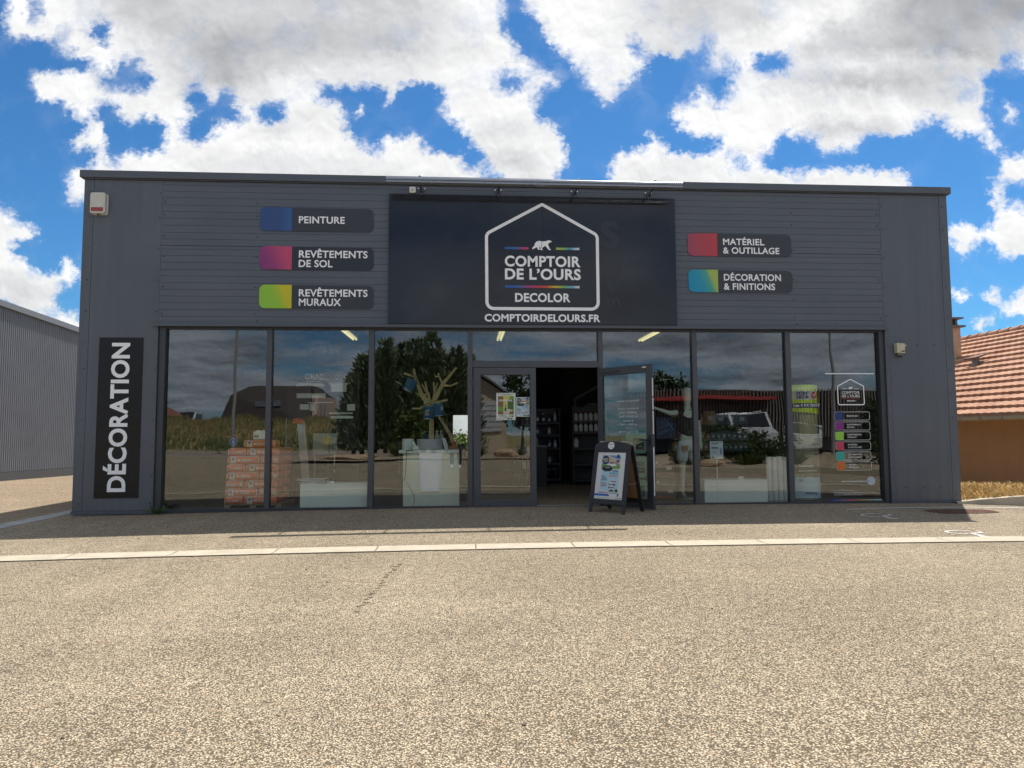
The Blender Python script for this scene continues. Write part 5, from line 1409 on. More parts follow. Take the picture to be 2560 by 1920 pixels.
for k in range(26): leaf(mb, Vector((-.21 + rg.uniform(-.03, .03), .70, 1.0)), Vector((rg.uniform(-1, 1), rg.uniform(-.6, .6), rg.uniform(.2, 1))), rg.uniform(.04, .10), .022, rg)
mb.build('plant', L_WEED, t)
t = thing('dark_vase', 'dark patterned vase at the right end of the white table', 'vase', (-.10, 1.1, 0))
mb = MB(); mb.lathe([(0, .60), (.06, .60), (.085, .75), (.075, .90), (.06, .985), (.05, .985), (0, .97)], (-.075, 1.1, 0), 20); mb.build('body', mat('vase_glaze', (.05, .025, .03), .3, var=.6, vscale=18), t)
mb = MB(); mb.box(-.16, .01, 1.02, 1.18, 0, .599); mb.build('stand', M_FRAME, t)
for x, y, c, nm, lab in ((-.83, 2.9, (.03, .05, .22), 'violet', 'violet bottle on the shelf behind the wooden tree, left'), (-.745, 2.9, (.02, .12, .30), 'blue', 'blue bottle on the shelf behind the wooden tree, beside the violet one'), (-.57, 2.5, (.5, .53, .5), 'clear', 'pale spray bottle with round white cap behind the planter, nearer the trunk'), (-.49, 2.5, (.5, .53, .5), 'clear', 'pale spray bottle with round white cap behind the planter, farther from the trunk')):
    t = thing('bottle', lab, 'bottle', (x, y, 1.05), 0, 'bottles behind the wooden tree')
    mb = MB(); mb.lathe([(0, 1.02), (.045, 1.02), (.048, 1.12), (.02, 1.17), (.018, 1.19), (0, 1.19)], (x, y, 0), 14); mb.build('body', mat('bottle_' + nm, c, .25), t)
    mb = MB(); mb.ball((x, y, 1.205), .026 if nm == 'clear' else .017, 10); mb.build('cap', M_WHITE, t)
t = thing('wall_shelf', 'dark shelf behind the wooden tree', 'shelf', (-.7, 2.8, 0))
mb = MB(); mb.box(-1.35, -.45, 2.47, 3.05, .98, 1.018); mb.build('board', M_FRAME, t)
for x in (-1.33, -.50):
    mb = MB(); mb.box(x, x + .03, 2.6, 2.63, 0, .979); mb.build('leg', M_FRAME, t)

# window frame at the back
t = thing('rear_window', 'small bright window in the back wall beside the branch', 'window', (-.17, 10, .47))
mb = MB(); mb.box(-.43, -.399, 9.96, 9.999, .44, 1.74); mb.box(.049, .08, 9.96, 9.999, .44, 1.74); mb.box(-.3989, .0489, 9.96, 9.999, .44, .472); mb.box(-.3989, .0489, 9.96, 9.999, 1.708, 1.74); mb.build('frame', M_FRAME, t)
mb = MB(); mb.box(-.398, .048, 10.05, 10.056, .473, 1.707); mb.build('pane', glass_mat('rear_glass', .03, (.95, .96, .96)), t)

# shelves seen through the doorway
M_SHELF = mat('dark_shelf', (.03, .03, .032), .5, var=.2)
def rack(x0, x1, y, zs, label):
    t = thing('shop_rack', label, 'shelving', ((x0 + x1) / 2, y, 0), 0, 'dark shelving racks in the shop')
    mb = MB(); mb.box(x0, x1, y + .40, y + .42, 0, zs[-1] + .35); mb.build('back_panel', M_SHELF, t)
    for z in zs:
        mb = MB(); mb.box(x0, x1, y, y + .399, z, z + .025); mb.box(x0, x1, y - .012, y - .001, z - .02, z + .03); mb.build('shelf', M_SHELF, t)
    for x in (x0 - .03, x1 + .002):
        mb = MB(); mb.box(x, x + .028, y, y + .42, 0, zs[-1] + .35); mb.build('upright', M_SHELF, t)
    return t
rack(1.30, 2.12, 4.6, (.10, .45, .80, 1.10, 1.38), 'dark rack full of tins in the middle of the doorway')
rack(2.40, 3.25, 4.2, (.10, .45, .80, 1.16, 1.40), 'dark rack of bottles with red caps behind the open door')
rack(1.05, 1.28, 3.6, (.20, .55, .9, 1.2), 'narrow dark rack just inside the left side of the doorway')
def jar(x, y, z, r, h, mbody, mcap, label, cat, grp, nm):
    t = thing(nm, label, cat, (x, y, z), 0, grp)
    mb = MB(); mb.lathe([(0, 0), (r, 0), (r, h * .72), (r * .55, h * .86), (r * .5, h * .9), (0, h * .9)], (x, y, z), 12); mb.build('body', mbody, t)
    mb = MB(); mb.lathe([(r * .6, h * .9), (r * .6, h), (0, h)], (x, y, z), 12); mb.build('cap', mcap, t)
    mb = MB(); mb.box(x - r * .7, x + r * .7, y - r - .002, y - r * .72, z + h * .15, z + h * .5); mb.build('label_patch', M_BAGW, t)
    return t
shelfn = {.10: 'bottom', .45: 'second', .80: 'third', 1.10: 'fourth', 1.16: 'fourth', 1.38: 'top', 1.40: 'top'}
for z in (.45, .80, 1.10, 1.38):
    for k in range(6):
        if rg.random() < .2: continue
        jar(1.37 + k * .135, 4.72, z + .026, .042, rg.uniform(.15, .24), rg.choice([PAL[GR], M_STEEL, MATS['bottle_blue'], M_SHELF]), rg.choice([M_WHITE, M_BLACK]), 'small tin or bottle on the %s shelf in the doorway' % shelfn[z], 'bottle', 'bottles on the %s shelf in the doorway' % shelfn[z], 'shelf_bottle')
for z in (1.16, 1.40):
    for k in range(7):
        jar(2.46 + k * .115, 4.30, z + .026, .045, .20, M_BAGW, PAL[RD], 'pale bottle with a red cap on the %s shelf behind the open door' % shelfn[z], 'bottle', 'red capped bottles on the %s shelf' % shelfn[z], 'red_cap_bottle')
jar(2.46, 4.30, .826, .06, .24, M_BAGW, PAL[RD], 'lone pale bottle with a red cap on the third shelf behind the open door', 'bottle', None, 'red_cap_bottle')
for k in range(5):
    x = 1.38 + k * .165; t = thing('paint_tub', 'black paint tub on the bottom shelf in the doorway', 'tub', (x, 4.7, .125), 0, 'black tubs on the bottom shelf')
    mb = MB(); mb.lathe([(0, 0), (.065, 0), (.075, .20), (0, .20)], (x, 4.75, .126), 14); mb.build('tub', M_BLACK, t)
    mb = MB(); mb.lathe([(.078, .20), (.078, .215), (0, .215)], (x, 4.75, .126), 14); mb.build('lid', PAL[GR], t)
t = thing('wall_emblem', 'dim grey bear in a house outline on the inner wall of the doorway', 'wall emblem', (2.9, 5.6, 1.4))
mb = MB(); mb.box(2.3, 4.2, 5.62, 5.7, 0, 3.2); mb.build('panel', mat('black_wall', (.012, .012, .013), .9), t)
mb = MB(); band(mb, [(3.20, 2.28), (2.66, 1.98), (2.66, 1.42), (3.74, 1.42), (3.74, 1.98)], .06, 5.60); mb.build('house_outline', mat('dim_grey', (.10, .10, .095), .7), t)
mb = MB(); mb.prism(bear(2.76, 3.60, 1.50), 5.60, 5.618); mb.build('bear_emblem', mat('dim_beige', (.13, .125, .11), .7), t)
t = thing('counter', 'dark counter with a small printer inside the doorway', 'counter', (1.5, 3.9, 0))
mb = MB(); mb.box(1.36, 1.75, 3.9, 4.4, 0, .86); mb.build('body', M_SHELF, t)
mb = MB(); mb.box(1.345, 1.765, 3.88, 4.42, .8605, .89); mb.build('worktop', PAL[GR], t)
t = thing('printer', 'small grey printer on the dark counter', 'printer', (1.5, 4, .89))
mb = MB(); mb.prism([(1.39, .892), (1.58, .892), (1.57, 1.04), (1.52, 1.07), (1.42, 1.05)], 3.95, 4.15); mb.build('body', PAL[GR], t, bevel=.008)
mb = MB(); mb.box(1.42, 1.55, 3.94, 3.949, .93, .955); mb.build('paper_slot', M_BLACK, t)
t = thing('hook_panel', 'wire panel of small packets inside the left side of the doorway', 'display panel', (1.2, 3.3, 0))
mb = MB()
for k in range(5): mb.cyl((1.17 + k * .06, 3.3, .3), (1.17 + k * .06, 3.3, 1.5), .003, n=5)
for k in range(9): mb.cyl((1.16, 3.3, .3 + k * .15), (1.42, 3.3, .3 + k * .15), .003, n=5)
mb.build('wire_grid', M_STEEL, t)
for k in range(9):
    mb = MB(); x = 1.18 + (k % 3) * .08; z = .42 + (k // 3) * .33; mb.box(x, x + .05, 3.26, 3.28, z, z + .14); mb.build('packet', PAL[GR] if k % 2 else M_BAGW, t)

# canisters behind the open door
M_CAN = mat('milky_green_plastic', (.36, .50, .46), .35, var=.06, vscale=5)
CANL = ['milky green canister at the bottom of the stack behind the open door', 'milky green canister in the middle of the stack behind the open door', 'milky green canister on top of the stack behind the open door']
for k in range(3):
    z = .002 + k * .402; t = thing('jerrycan', CANL[k], 'canister', (2.88, .7, z), 0, 'stacked green canisters')
    mb = MB(); mb.prism(rounded(2.70, 3.07, z, z + .36, .05), .56, .80); mb.build('body', M_CAN, t, bevel=.02)
    mb = MB(); mb.tube([(2.80, .68, z + .355), (2.82, .68, z + .392), (2.95, .68, z + .392), (2.97, .68, z + .355)], .012, 8); mb.build('handle', M_CAN, t)
    mb = MB(); mb.box(2.84, 3.02, .552, .5585, z + .08, z + .27); lb = mb.build('label_patch', mat('dark_label', (.07, .09, .085), .5), t)
    mb = MB(); mb.box(2.84, 3.02, .549, .5515, z + .08, z + .098, 1); mb.box(2.87, 2.90, .549, .5515, z + .20, z + .225, 0); mb.box(2.92, 2.99, .549, .5515, z + .12, z + .135, 0); mb.build('print', [M_BAGW, PAL[RD]], lb)

# paint boxes at the foot of the fifth pane
for k, (x0, x1, z0, z1) in enumerate(((3.18, 3.62, .002, .40), (3.16, 3.60, .402, .74))):
    t = thing('carton', 'brown carton with white symbols, %s of the two beside the mannequin' % ('lower' if k == 0 else 'upper'), 'carton', ((x0 + x1) / 2, .9, z0), 0, 'cartons beside the mannequin')
    mb = MB(); mb.box(x0, x1, .75, 1.1, z0, z1); mb.build('box', mat('carton_brown', (.17, .13, .085), .8, var=.12, vscale=6), t, bevel=.004)
    mb = MB()
    for dx in (.06, .13): mb.prism([(x0 + dx - .025, z1 - .09), (x0 + dx, z1 - .065), (x0 + dx + .025, z1 - .09), (x0 + dx, z1 - .115)], .744, .7485)
    mb.box(x1 - .14, x1 - .05, .744, .7485, z0 + .12, z0 + .17); mb.box(x0 + .05, x1 - .06, .744, .7485, z0 + .05, z0 + .064, 1); mb.build('print', [M_BAGW, PAL[OR]], t)
t = thing('blue_reflection_board', 'dark blue board standing in for a reflection behind the pointing arm', 'poster', (3.6, 1.1, 1.05))  # board added in place of a dark blue reflection in the pane
mb = MB(); mb.box(3.40, 3.80, 1.10, 1.112, 1.06, 1.44); mb.build('board', mat('deep_blue_board', (.012, .03, .07), .4, var=.3, vscale=6), t)
mb = MB()
for k in range(7): z = 1.14 + k * .035; x = 3.44 + (k * 37 % 11) * .012; mb.box(x, x + .08 + (k % 3) * .05, 1.096, 1.0985, z, z + .007)
mb.add([(3.54, 1.0958, 1.42), (3.55, 1.0958, 1.42), (3.72, 1.0958, 1.22), (3.70, 1.0958, 1.22)], [(0, 1, 2, 3)]); mb.build('print', PAL[SKY_], t)


# ------------------------------------------------------------------ figures
def skin(name, chains, mt, parent, sub=2):
    """one continuous body grown round a skeleton; chains of (x, y, z, radius) share points by value"""
    vs, idx, es, rs = [], {}, [], []
    def vid(p):
        k = tuple(round(c, 4) for c in p[:3])
        if k not in idx: idx[k] = len(vs); vs.append(p[:3]); rs.append(p[3])
        return idx[k]
    for ch in chains:
        for a, b_ in zip(ch, ch[1:]): es.append((vid(a), vid(b_)))
    me = bpy.data.meshes.new(name); me.from_pydata(vs, es, []); me.update()
    o = bpy.data.objects.new(name, me); col.objects.link(o)
    sk = o.modifiers.new('skin', 'SKIN'); sk.use_smooth_shade = True
    for i, sv in enumerate(me.skin_vertices[0].data):
        r = rs[i]; sv.radius = r if hasattr(r, '__len__') else (r, r); sv.use_root = (i == 0)
    sb = o.modifiers.new('subdivision', 'SUBSURF'); sb.levels = sub; sb.render_levels = sub
    me.materials.append(mt); attach(o, parent, True)
    return o


M_MANN = mat('mannequin_plastic', (.50, .56, .47), .35, var=.04)
mn = thing('mannequin', 'pale mannequin in dark shirt and white shorts pointing left', 'mannequin', (3.92, .95, 0))
hip = (0, .0, 1.0, (.115, .10)); ch = (0, 0, 1.42, (.155, .10)); nk = (0, 0, 1.60, (.062, .062))
shl, shr = (-.165, 0, 1.52, .062), (.165, 0, 1.52, .062)
fing = []
wr = (-.56, -.10, 1.58, .026); pm = (-.63, -.10, 1.60, (.035, .022))
for k in range(4): fing.append([pm, (-.675, -.11 - .0 * k, 1.585 + k * .013, .010), (-.705, -.115, 1.600 + k * .016, .008), (-.70, -.13, 1.622 + k * .014, .007)])
fing.append([pm, (-.645, -.13, 1.632, .010), (-.67, -.14, 1.65, .008)])
ch_all = [[hip, (0, 0, 1.2, (.12, .09)), ch, nk, (0, -.01, 1.68, .058), (0, -.015, 1.80, (.085, .098)), (0, -.01, 1.90, (.09, .10)), (0, 0, 1.975, (.05, .06))], [ch, shl, (-.33, -.06, 1.50, .048), (-.45, -.09, 1.545, .036), wr, pm], [ch, shr, (.20, .0, 1.25, .045), (.21, -.04, 1.02, .032), (.21, -.06, .94, (.022, .036)), (.21, -.07, .86, .012)],
          [hip, (-.10, 0, .92, .085), (-.11, -.01, .52, .055), (-.11, .02, .32, .05), (-.11, .02, .12, .032), (-.11, -.02, .07, .035), (-.11, -.12, .055, .026)], [hip, (.10, 0, .92, .085), (.11, -.01, .52, .055), (.11, .02, .32, .05), (.11, .02, .12, .032), (.11, -.02, .07, .035), (.11, -.12, .055, .026)]] + fing
skin('body', ch_all, M_MANN, mn)
skin('shirt', [[(0, 0, 1.06, (.15, .125)), (0, 0, 1.2, (.145, .115)), (0, 0, 1.42, (.18, .125)), (0, 0, 1.555, (.10, .085))], [(0, 0, 1.42, (.18, .125)), (-.165, 0, 1.52, .082), (-.22, -.02, 1.50, .075)], [(0, 0, 1.42, (.18, .125)), (.165, 0, 1.52, .082), (.185, 0, 1.36, .075)]], mat('black_cloth', (.012, .012, .014), .9), mn)
skin('shorts', [[(0, 0, 1.07, (.155, .13)), (0, 0, 1.0, (.16, .135)), (-.10, 0, .90, .115), (-.115, -.005, .62, .105)], [(0, 0, 1.0, (.16, .135)), (.10, 0, .90, .115), (.115, -.005, .62, .105)]], mat('white_canvas', (.60, .62, .63), .8, var=.1, vscale=9), mn)
mb = MB(); mb.box(-.16, -.06, -.165, -.13, .86, .93); mb.build('tool_pouch', mat('tan_leather', (.33, .16, .09), .6, var=.15), mn, True)
mb = MB(); mb.lathe([(0, 0), (.20, 0), (.20, .015), (.03, .03), (0, .03)], (0, .02, .0), 24); mb.cyl((-.11, .03, .03), (-.11, .03, .30), .012, n=8); mb.build('stand', M_STEEL, mn, True)
t = thing('paint_tool', 'white and black hand tool held by the mannequin', 'tool', (3.27, .84, 1.6))
mb = MB(); mb.prism([(3.17, 1.76), (3.20, 1.78), (3.275, 1.665), (3.25, 1.645)], .83, .86); mb.build('blade', M_WHITE, t)
mb = MB(); mb.prism([(3.25, 1.645), (3.275, 1.665), (3.31, 1.60), (3.285, 1.585)], .825, .865); mb.build('handle', M_BLACK, t)

# info card on a stand, white rolls, green roll-up
t = thing('info_stand', 'pale blue information card on a thin white pole before the low plinth', 'sign stand', (4.26, .15, 0))
KF = (10.9 + .16) / 11.4
def kx(x, y): return x
mb = MB(); mb.box(4.02, 4.24, .135, .141, .73, 1.020); cd = mb.build('card', mat('pale_blue_card', (.46, .56, .66), .45, fn=f_grad([(0, (.62, .66, .68)), (.5, (.45, .56, .66)), (1, (.55, .62, .66))], 'z', .73, 1.02)), t)
mb = MB()
for i, (a, b_, z, h) in enumerate(((4.04, 4.10, .995, .008), (4.11, 4.21, .995, .008), (4.04, 4.16, .97, .012), (4.04, 4.12, .90, .018), (4.13, 4.15, .895, .03), (4.195, 4.21, .80, .11), (4.05, 4.12, .86, .006), (4.05, 4.13, .83, .006), (4.05, 4.08, .745, .02))): mb.box(a, b_, .1325, .1348, z, z + h)
mb.merge(text_mb('220 cl', 4.045, .905, w=.10, h=.022, y=.132)); mb.build('print', PAL[NV], cd)
mb = MB(); mb.cyl((4.137, .143, .0), (4.13, .143, .729), .006, n=8); mb.build('pole', M_WHITE, t)
mb = MB(); mb.cyl((4.137, .143, -.003), (4.137, .143, .008), .05, n=16); mb.build('foot', M_STEEL, t)
for k in range(4):
    x = 5.185 + k * .098; t = thing('wallcovering_roll', 'white roll standing upright behind the glass, number %d counted from the low plinth' % (k + 1), 'roll', (x, .5, 0), 0, 'upright white rolls')
    t['label'] = ['white upright roll nearest the low white plinth', 'white upright roll second from the low white plinth', 'white upright roll second from the green banner', 'white upright roll nearest the green banner'][k]
    mb = MB(); mb.cyl((x, .52, 0), (x, .52, .745 - .01 * (k % 2)), .046, n=20); mb.build('roll', mat('roll_white', (.62, .65, .65), .5, var=.05), t)
    mb = MB(); mb.cyl((x, .52, .7455 - .01 * (k % 2)), (x, .52, .7475 - .01 * (k % 2)), .02, n=12); mb.build('core', M_BLACK, t)
M_GREEN = mat('lime_print', (.58, .74, .025), .5)
t = thing('rollup_banner', 'lime green curved banner with white and navy lettering in the right window', 'banner', (5.8, .4, 0))
def curve_pt(u): return (5.535 + .50 * u, .42 - .12 * math.sin(math.pi * u))
def strip(z0, z1, m, mb, off=0.0, u0=0.0, u1=1.0, wave=0.0):
    n = 12
    for i in range(n):
        a, b_ = u0 + (u1 - u0) * i / n, u0 + (u1 - u0) * (i + 1) / n
        pa, pb = curve_pt(a), curve_pt(b_); za, zb = z0 - wave * a, z0 - wave * b_
        mb.add([(pa[0], pa[1] - off, za), (pb[0], pb[1] - off, zb), (pb[0], pb[1] - off, z1), (pa[0], pa[1] - off, z1)], [(0, 1, 2, 3)], m, True)
mb = MB(); strip(.02, 1.97, 0, mb, -.006); strip(1.52, 1.97, 1, mb, wave=.05); strip(.02, 1.515, 2, mb, -.003); strip(.05, .40, 3, mb, -.001); strip(.95, 1.45, 4, mb, -.001, .25, .9)
bn = mb.build('sheet', [M_BAGW, M_GREEN, mat('banner_beige', (.20, .19, .12), .5), PAL[ICE], mat('banner_straw', (.36, .32, .17), .5)], t)
mb = MB(); strip(1.575, 1.655, 0, mb, .003); strip(1.715, 1.865, 1, mb, .003, .10, .90); mb.build('name_band', [PAL[NV], M_WHITE], t)
mb = MB(); mb.merge(text_mb('PATENT', 5.60, 1.80, w=.23, h=.05, y=.292, bold=.05)); mb.merge(text_mb('DECOR', 5.60, 1.735, w=.23, h=.05, y=.292, bold=.05)); mb.box(5.87, 5.955, .288, .291, 1.735, 1.85, 1)
band(mb, [(5.89, 1.80), (5.905, 1.775), (5.94, 1.835)], .012, .286, 2, False); mb.merge(text_mb('Les 4 PATENT', 5.545, 1.595, w=.46, h=.045, y=.290, bold=.04), 2)
mb.merge(text_mb('Revêtement', 5.60, .58, w=.25, h=.035, y=.285, bold=.02), 2); mb.merge(text_mb('lisse à peindre', 5.60, .50, w=.30, h=.03, y=.285, bold=.02), 2); mb.merge(text_mb('35', 5.59, .33, w=.08, h=.045, y=.285, bold=.02), 0); mb.merge(text_mb('marburg', 5.70, .12, w=.20, h=.05, y=.285, bold=.02), 0)
mb.build('lettering', [PAL[NV], PAL[RD], M_WHITE], t)
mb = MB(); mb.box(5.515, 5.535, .38, .46, .0, 1.985); mb.build('side_edge', M_GREEN, t)

# shelf of orange and blue packets deeper in the shop on the right
t = thing('packet_shelf', 'shelving unit of orange and blue packets on the right of the shop', 'shelving', (5.1, 3.2, 0))
mb = MB(); mb.box(4.35, 6.0, 3.55, 3.6, 0, 1.75); mb.build('back_panel', mat('dark_red_panel', (.045, .018, .02), .7), t)
for z in (.75, .98, 1.30):
    mb = MB(); mb.box(4.35, 6.0, 3.2, 3.549, z, z + .025); mb.build('shelf', M_SHELF, t)
for z, n in ((.776, 15), (1.006, 14), (1.326, 7)):
    for k in range(n):
        w = 1.62 / n; x = 4.37 + k * w; h = rg.uniform(.10, .19) if z < 1.3 else rg.uniform(.2, .3)
        o_ = x < 5.15
        q = thing('packet', ('orange' if o_ else 'blue grey') + ' packet on the %s shelf of the unit behind the info card' % {.776: 'lowest', 1.006: 'middle', 1.326: 'highest'}[z], 'packet', (x, 3.2, z), 0, ('orange' if o_ else 'blue grey') + ' packets on the %s shelf' % {.776: 'lowest', 1.006: 'middle', 1.326: 'highest'}[z])
        mb = MB(); mb.box(x + .005, x + w - .008, 3.25, 3.40, z, z + h); mb.build('box', mat('packet_orange', (.38, .15, .04), .6, var=.3, vscale=6) if o_ and k % 3 else (mat('packet_sand', (.36, .25, .13), .6, var=.2, vscale=6) if o_ else mat('packet_blue', (.10, .15, .22), .6, var=.4, vscale=6)), q)
        mb = MB(); mb.box(x + w * .25, x + w * .7, 3.246, 3.249, z + h * .3, z + h * .65); mb.build('label_patch', M_BAGW, q)

# ------------------------------------------------------------------ stickers on the right-hand pane
YS = .0945
dc = thing('window_sticker', 'white house outline sticker with bear and shop name on the right pane', 'sticker', (6.5, YS, 1.6))
mb = MB(); band(mb, fillet([(6.446, 2.045), (6.218, 1.93), (6.222, 1.618), (6.676, 1.618), (6.672, 1.93)], [.01, .03, .03, .03, .03]), .016, YS); mb.build('house_outline', M_LETTER, dc)
mb = MB(); mb.prism(bear(6.405, 6.485, 1.877), YS - .001, YS); mb.build('bear_emblem', M_LETTER, dc)
mb = MB(); mb.merge(text_mb('COMPTOIR', 6.29, 1.80, w=.31, h=.045, y=YS, bold=.006, space=1.08)); mb.merge(text_mb('DE L’OURS', 6.29, 1.742, w=.31, h=.045, y=YS, bold=.006, space=1.08)); mb.merge(text_mb('DECOLOR', 6.375, 1.672, w=.145, h=.022, y=YS, bold=.02)); mb.build('lettering', M_LETTER, dc)
for x0, x1, z in ((6.30, 6.39, 1.883), (6.50, 6.59, 1.883), (6.30, 6.59, 1.715)):
    mb = MB(); mb.box(x0, x1, YS - .001, YS, z, z + .006); mb.build('colour_bar', M_LETTER if z > 1.8 else PAL[RD], dc)
dc = thing('window_strip_sticker', 'long thin white strip sticker high on the right pane', 'sticker', (6.44, YS, 2.14))
mb = MB(); mb.box(6.01, 6.87, YS - .001, YS, 2.132, 2.148); mb.build('strip', M_LETTER, dc)
TAGS = [('PEINTURE', None, (.01, .035, .17), 'blue'), ('REVÊTEMENTS', 'DE SOL', (.20, .02, .20), 'purple'), ('REVÊTEMENTS', 'MURAUX', (.28, .58, .06), 'green'), ('MATÉRIEL', '& OUTILLAGE', (.50, .05, .10), 'red'), ('DÉCORATION', '& FINITIONS', (.03, .38, .32), 'turquoise'), ('AUTRES', 'PRODUITS', (.60, .16, .02), 'orange')]
for k, (a, b_, c, cn) in enumerate(TAGS):
    z1 = 1.497 - k * .1665; z0 = z1 - .137; x0, x1 = 6.152, 6.755
    t = thing('window_tag', 'window sticker reading %s with a %s square' % (a + (' ' + b_ if b_ else ''), cn), 'sticker', ((x0 + x1) / 2, YS, z0), 0, 'department stickers on the right pane')
    mb = MB(); mb.prism(rounded(x0, x0 + .14, z0, z1, .03, 'tl bl'), YS - .0008, YS); mb.build('colour_tab', mat('sticker_' + cn, c, .4), t)
    mb = MB(); band(mb, rounded(x0, x1, z0, z1, .03), .005, YS); mb.build('outline', M_LETTER, t)
    mb = MB()
    if b_: mb.merge(text_mb(a, x0 + .21, z0 + .078, h=.025, y=YS, bold=.004, space=1.08)); mb.merge(text_mb(b_, x0 + .21, z0 + .035, h=.025, y=YS, bold=.004, space=1.08))
    else: mb.merge(text_mb(a, x0 + .21, z0 + .055, h=.028, y=YS, bold=.004, space=1.08))
    mb.build('lettering', M_LETTER, t)
t = thing('web_sticker', 'white web address sticker with a round pale disc low on the right pane', 'sticker', (6.5, YS, .34))
mb = MB(); mb.merge(text_mb('www.comptoirdelours', 6.225, .333, w=.44, h=.026, y=YS, bold=.015)); mb.merge(text_mb('.fr', 6.675, .333, h=.026, y=YS - .003, bold=.015), 1); mb.build('lettering', [M_LETTER, M_FRAME], t)
mb = MB(); mb.cyl((6.735, YS, .347), (6.735, YS - .001, .347), .072, n=28); mb.build('disc', mat('pale_disc', (.48, .55, .58), .5), t)
t = thing('address_sticker', 'small white three line address sticker at the foot of the right pane', 'sticker', (6.45, YS, .14))
mb = MB(); mb.merge(text_mb('COMPTOIR DE L’OURS', 6.09, .184, w=.36, h=.022, y=YS, bold=.01)); mb.merge(text_mb('175 route d’Auxerre - 10430 Rosières-Près-Troyes', 6.09, .148, w=.72, h=.020, y=YS)); mb.merge(text_mb('Tél. 03 51 65 02 28 / 06 29 76 60 11', 6.09, .112, w=.50, h=.020, y=YS)); mb.build('lettering', mat('pale_film'), t)
mb = MB(); mb.box(6.02, 6.915, YS - .001, YS, .026, .046); mb.build('colour_bar', mat('sticker_rainbow', rough=.4, fn=f_grad([(0, (.02, .05, .3)), (.2, (.10, .15, .4)), (.35, (.5, .12, .2)), (.55, (.5, .2, .08)), (.7, (.4, .42, .1)), (.85, (.35, .5, .45)), (1, (.65, .68, .7))], 'x', 6.02, 6.915)), t)

# ================================================================== across the road: what the glass mirrors
M_ROAD = mat('old_road', (.24, .19, .17), .9, var=.15, vscale=2.0)
tag(sheet('road', [-90, -40, 0, 40, 90], [-33.0, -28, -23.6], lambda x, y: -.10, M_ROAD), kind='structure')
mb = MB(); mb.box(-90, -4.0, -23.6, -23.2, -.15, .05); mb.box(-90, 90, -33.5, -33.0, -.15, .06)
tag(mb.build('road_kerb', M_CONC), kind='structure')
tag(sheet('pavement', [-90, 0, 90], [-35.5, -33.5], lambda x, y: .02, mat('pink_pavement', (.36, .27, .23), .9, var=.1)), kind='structure')
def bank_z(x, y):
    k = max(0.0, min(1.0, (-35.0 - y) / 15.0)); k = k * k * (3 - 2 * k)
    top = 2.35 if x < -11 else max(1.5, 2.35 - (x + 11) * .07)
    top += .16 * math.sin(x * .9) + .10 * math.sin(x * 2.3 + 1)
    if x > 2: top = max(.1, top - (x - 2) * .3)
    return .03 + k * top
def f_bank(b, bs):
    v = b.node('ShaderNodeTexCoord').outputs['Object']
    n = b.noise(b.vmath('MULTIPLY', v, (1.0, .6, 2.0)), .45, 6.0, .65); n2 = b.noise(v, 3.0, 5.0, .7)
    c = b.mix(b.rng(n, .38, .62), (.085, .105, .035), (.30, .215, .085))
    c = b.mix(b.rng(n2, .5, .75, 0, .7), c, (.04, .06, .018)); b.put(bs.inputs['Base Color'], c)
sheet('grass_bank', xrange(-75, 14, 60), [-35.5, -36, -38, -40, -42, -44, -46, -48, -50, -70], bank_z, mat('bank_grass', rough=.95, fn=f_bank))
rg = random.Random(9); mb = MB(); mb2 = MB()
for i in range(9000):
    x, y = rg.uniform(-34, 0), rg.uniform(-51, -35.8); z = bank_z(x, y); q = mb2 if (y > -40 and rg.random() < .8) or rg.random() < .25 else mb
    a = rg.uniform(0, 6.28); h = rg.uniform(.12, .45); w = .05
    q.add([(x - w, y, z - .05), (x + w, y, z - .05), (x + math.cos(a) * h * .3, y, z + h)], [(0, 1, 2)])
tag(mb.build('tall_dry_grass', mat('dry_stalks', (.27, .205, .09), .9, var=.3, vscale=2)), 'tall dry grass on the bank mirrored in the left windows', 'grass', kind='stuff')
tag(mb2.build('tall_green_grass', mat('green_stalks', (.085, .115, .04), .9, var=.3, vscale=2)), 'rank green grass low on the mirrored bank', 'grass', kind='stuff')

# house with the big dark roof
t = thing('mansard_house', 'house with a large dark roof on the bank mirrored in the left windows', 'house', (-17.4, -53, 2.8))
M_DROOF = mat('dark_roof_tiles', (.045, .034, .032), .8, var=.2, vscale=3)
def hip(mb, f, b_, m): mb.add(f + b_, [(0, 1, 2, 3, 4, 5), (6, 11, 10, 9, 8, 7)] + [(i, 6 + i, 6 + (i + 1) % 6, (i + 1) % 6) for i in range(6)], m)
F_ = [(-21.6, -50, 2.2), (-13.75, -50, 2.2), (-13.45, -50.8, 4.62), (-14.1, -52.5, 5.45), (-19.85, -52.5, 5.38), (-20.95, -50.8, 4.50)]
B_ = [(-21.6, -60, 2.2), (-13.75, -60, 2.2), (-13.45, -59, 4.62), (-14.1, -57, 5.45), (-19.85, -57, 5.38), (-20.95, -59, 4.50)]
mb = MB(); hip(mb, F_, B_, 0); mb.build('roof', M_DROOF, t)
mb = MB(); mb.prism([(-59.5, 2.0), (-50.3, 2.0), (-50.9, 4.55), (-59, 4.55)], -13.70, -13.2, plane='yz'); mb.box(-21.2, -13.8, -59.5, -50.5, 1.5, 2.89); mb.build('wall', mat('pink_render', (.50, .38, .33), .9), t)
for x in (-18.6, -17.4):
    mb = MB(); mb.add([(x, -50.35, 3.45), (x + .95, -50.35, 3.45), (x + .95, -50.58, 3.98), (x, -50.58, 3.98)], [(0, 1, 2, 3)]); mb.build('roof_window', mat('skylight', (.10, .11, .13), .3), t)
for y in (-52.5, -54.2):
    mb = MB(); mb.box(-13.195, -13.15, y, y + .7, 2.9, 3.8); mb.build('window', PAL[GR], t)
